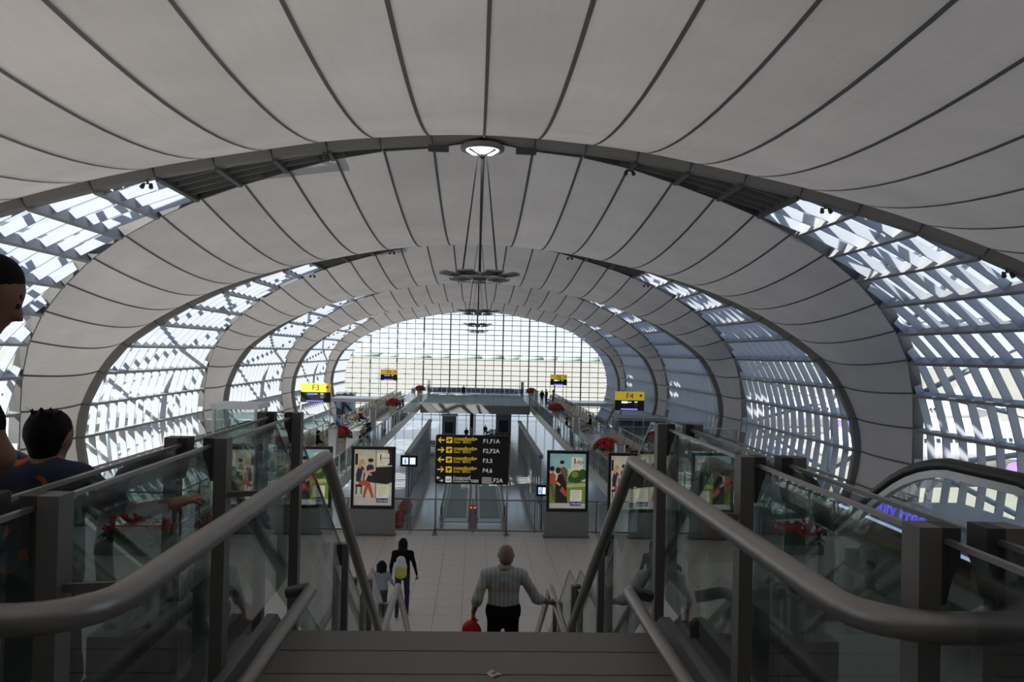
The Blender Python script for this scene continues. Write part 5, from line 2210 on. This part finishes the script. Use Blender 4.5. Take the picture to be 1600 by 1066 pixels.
def sitter(label, x, y, rz, top, bottom, z=0.0, **kw):
    person(label, (x, y, z), rz=rz, H=1.68, pose=SIT, top=top, bottom=bottom, h=0.03, hands=False, face=False, **kw)


XS = WALK - 0.75
sitter('person in a red top seated on the left walkway bench', -XS, 62.5, R(-90), 'cloth_red', 'denim_light')
sitter('person in black and blue jeans seated beside the one in red', -XS, 61.7, R(-90), 'cloth_black', 'denim_light')
root_b = place_seat(unit_b, (-6.45, 50.6, 0), math.pi / 2, 'brown metal bench backing onto the void railing on the left', None)
sitter('person in black seated with back to the void on the left walkway', -6.45, 51.0, R(90), 'cloth_black', 'cloth_black')
sitter('second person in dark clothes seated lower on the bench backing onto the void', -6.45, 50.0, R(90), 'cloth_navy', 'cloth_black')
root_b = place_seat(unit_b, (-6.45, 74.5, 0), math.pi / 2, 'brown metal bench backing onto the void farther along on the left', None)
sitter('person in black lounging on the farther left bench by the void', -6.45, 74.0, R(90), 'cloth_black', 'denim')
sitter('person in dark top with light legs seated on the near left walkway bench', -XS, 45.4, R(-90), 'cloth_black', 'cloth_beige')
sitter('dark-haired person seated on the right walkway bench near gate sign F4', XS, 60.8, R(90), 'cloth_black', 'cloth_beige')
root_b = place_seat(unit_b, (6.45, 57.5, 0), -math.pi / 2, 'brown metal bench backing onto the void railing on the right', None)
sitter('person in dark clothes seated with back to the void on the right walkway', 6.45, 57.9, R(-90), 'cloth_black', 'cloth_grey')
LIE = dict(head=(0.62, -0.05, 0.66), neck=(0.50, -0.03, 0.58), chest=(0.36, 0.0, 0.55), waist=(0.14, 0.0, 0.55), pelvis=(0.0, 0.0, 0.55),
           shL=(0.44, 0.17, 0.58), shR=(0.44, -0.17, 0.58), elL=(0.25, 0.26, 0.6), elR=(0.25, -0.2, 0.62), wrL=(0.08, 0.12, 0.66), wrR=(0.08, -0.05, 0.68),
           hiL=(-0.02, 0.09, 0.55), hiR=(-0.02, -0.09, 0.55), knL=(-0.42, 0.12, 0.62), knR=(-0.42, -0.10, 0.60), anL=(-0.82, 0.11, 0.52), anR=(-0.82, -0.1, 0.52),
           footL=(-0.6, 0, 0.5), footR=(-0.6, 0, 0.5))
person('person in beige and black lying along the near right walkway bench', (XS, 46.0, 0), rz=R(-90), H=1.65, pose=LIE, top='cloth_beige', bottom='cloth_black', h=0.03, hands=False, face=False)
person('person in dark and brown clothes lying along the nearest right walkway bench', (XS, 43.4, 0), rz=R(-90), H=1.65, pose=LIE, top='cloth_black', bottom='cloth_black', h=0.03, hands=False, face=False)
for i, (x, y, t, lab) in enumerate(((7.4, 92, 'cloth_black', 'left'), (8.0, 93.5, 'cloth_navy', 'middle'), (8.6, 91.5, 'cloth_red', 'right'))):
    person('%s person of the three standing far along the right walkway' % lab, (x, y, 0), rz=R(160 - 40 * i), H=1.65 + 0.03 * i, top=t, bottom='cloth_black', h=0.035, hands=False, face=False)
sitter('person seated on the lower floor bench under the bridge, left of the pillar', -1.0, 99, R(180), 'cloth_navy', 'cloth_black', LOW)
sitter('person seated on the lower floor bench under the bridge, right of the pillar', 1.3, 103.3, R(180), 'cloth_black', 'cloth_black', LOW)
sitter('lone person seated on the bridge bench row', -1.6, 110.0, R(180), 'cloth_black', 'denim')
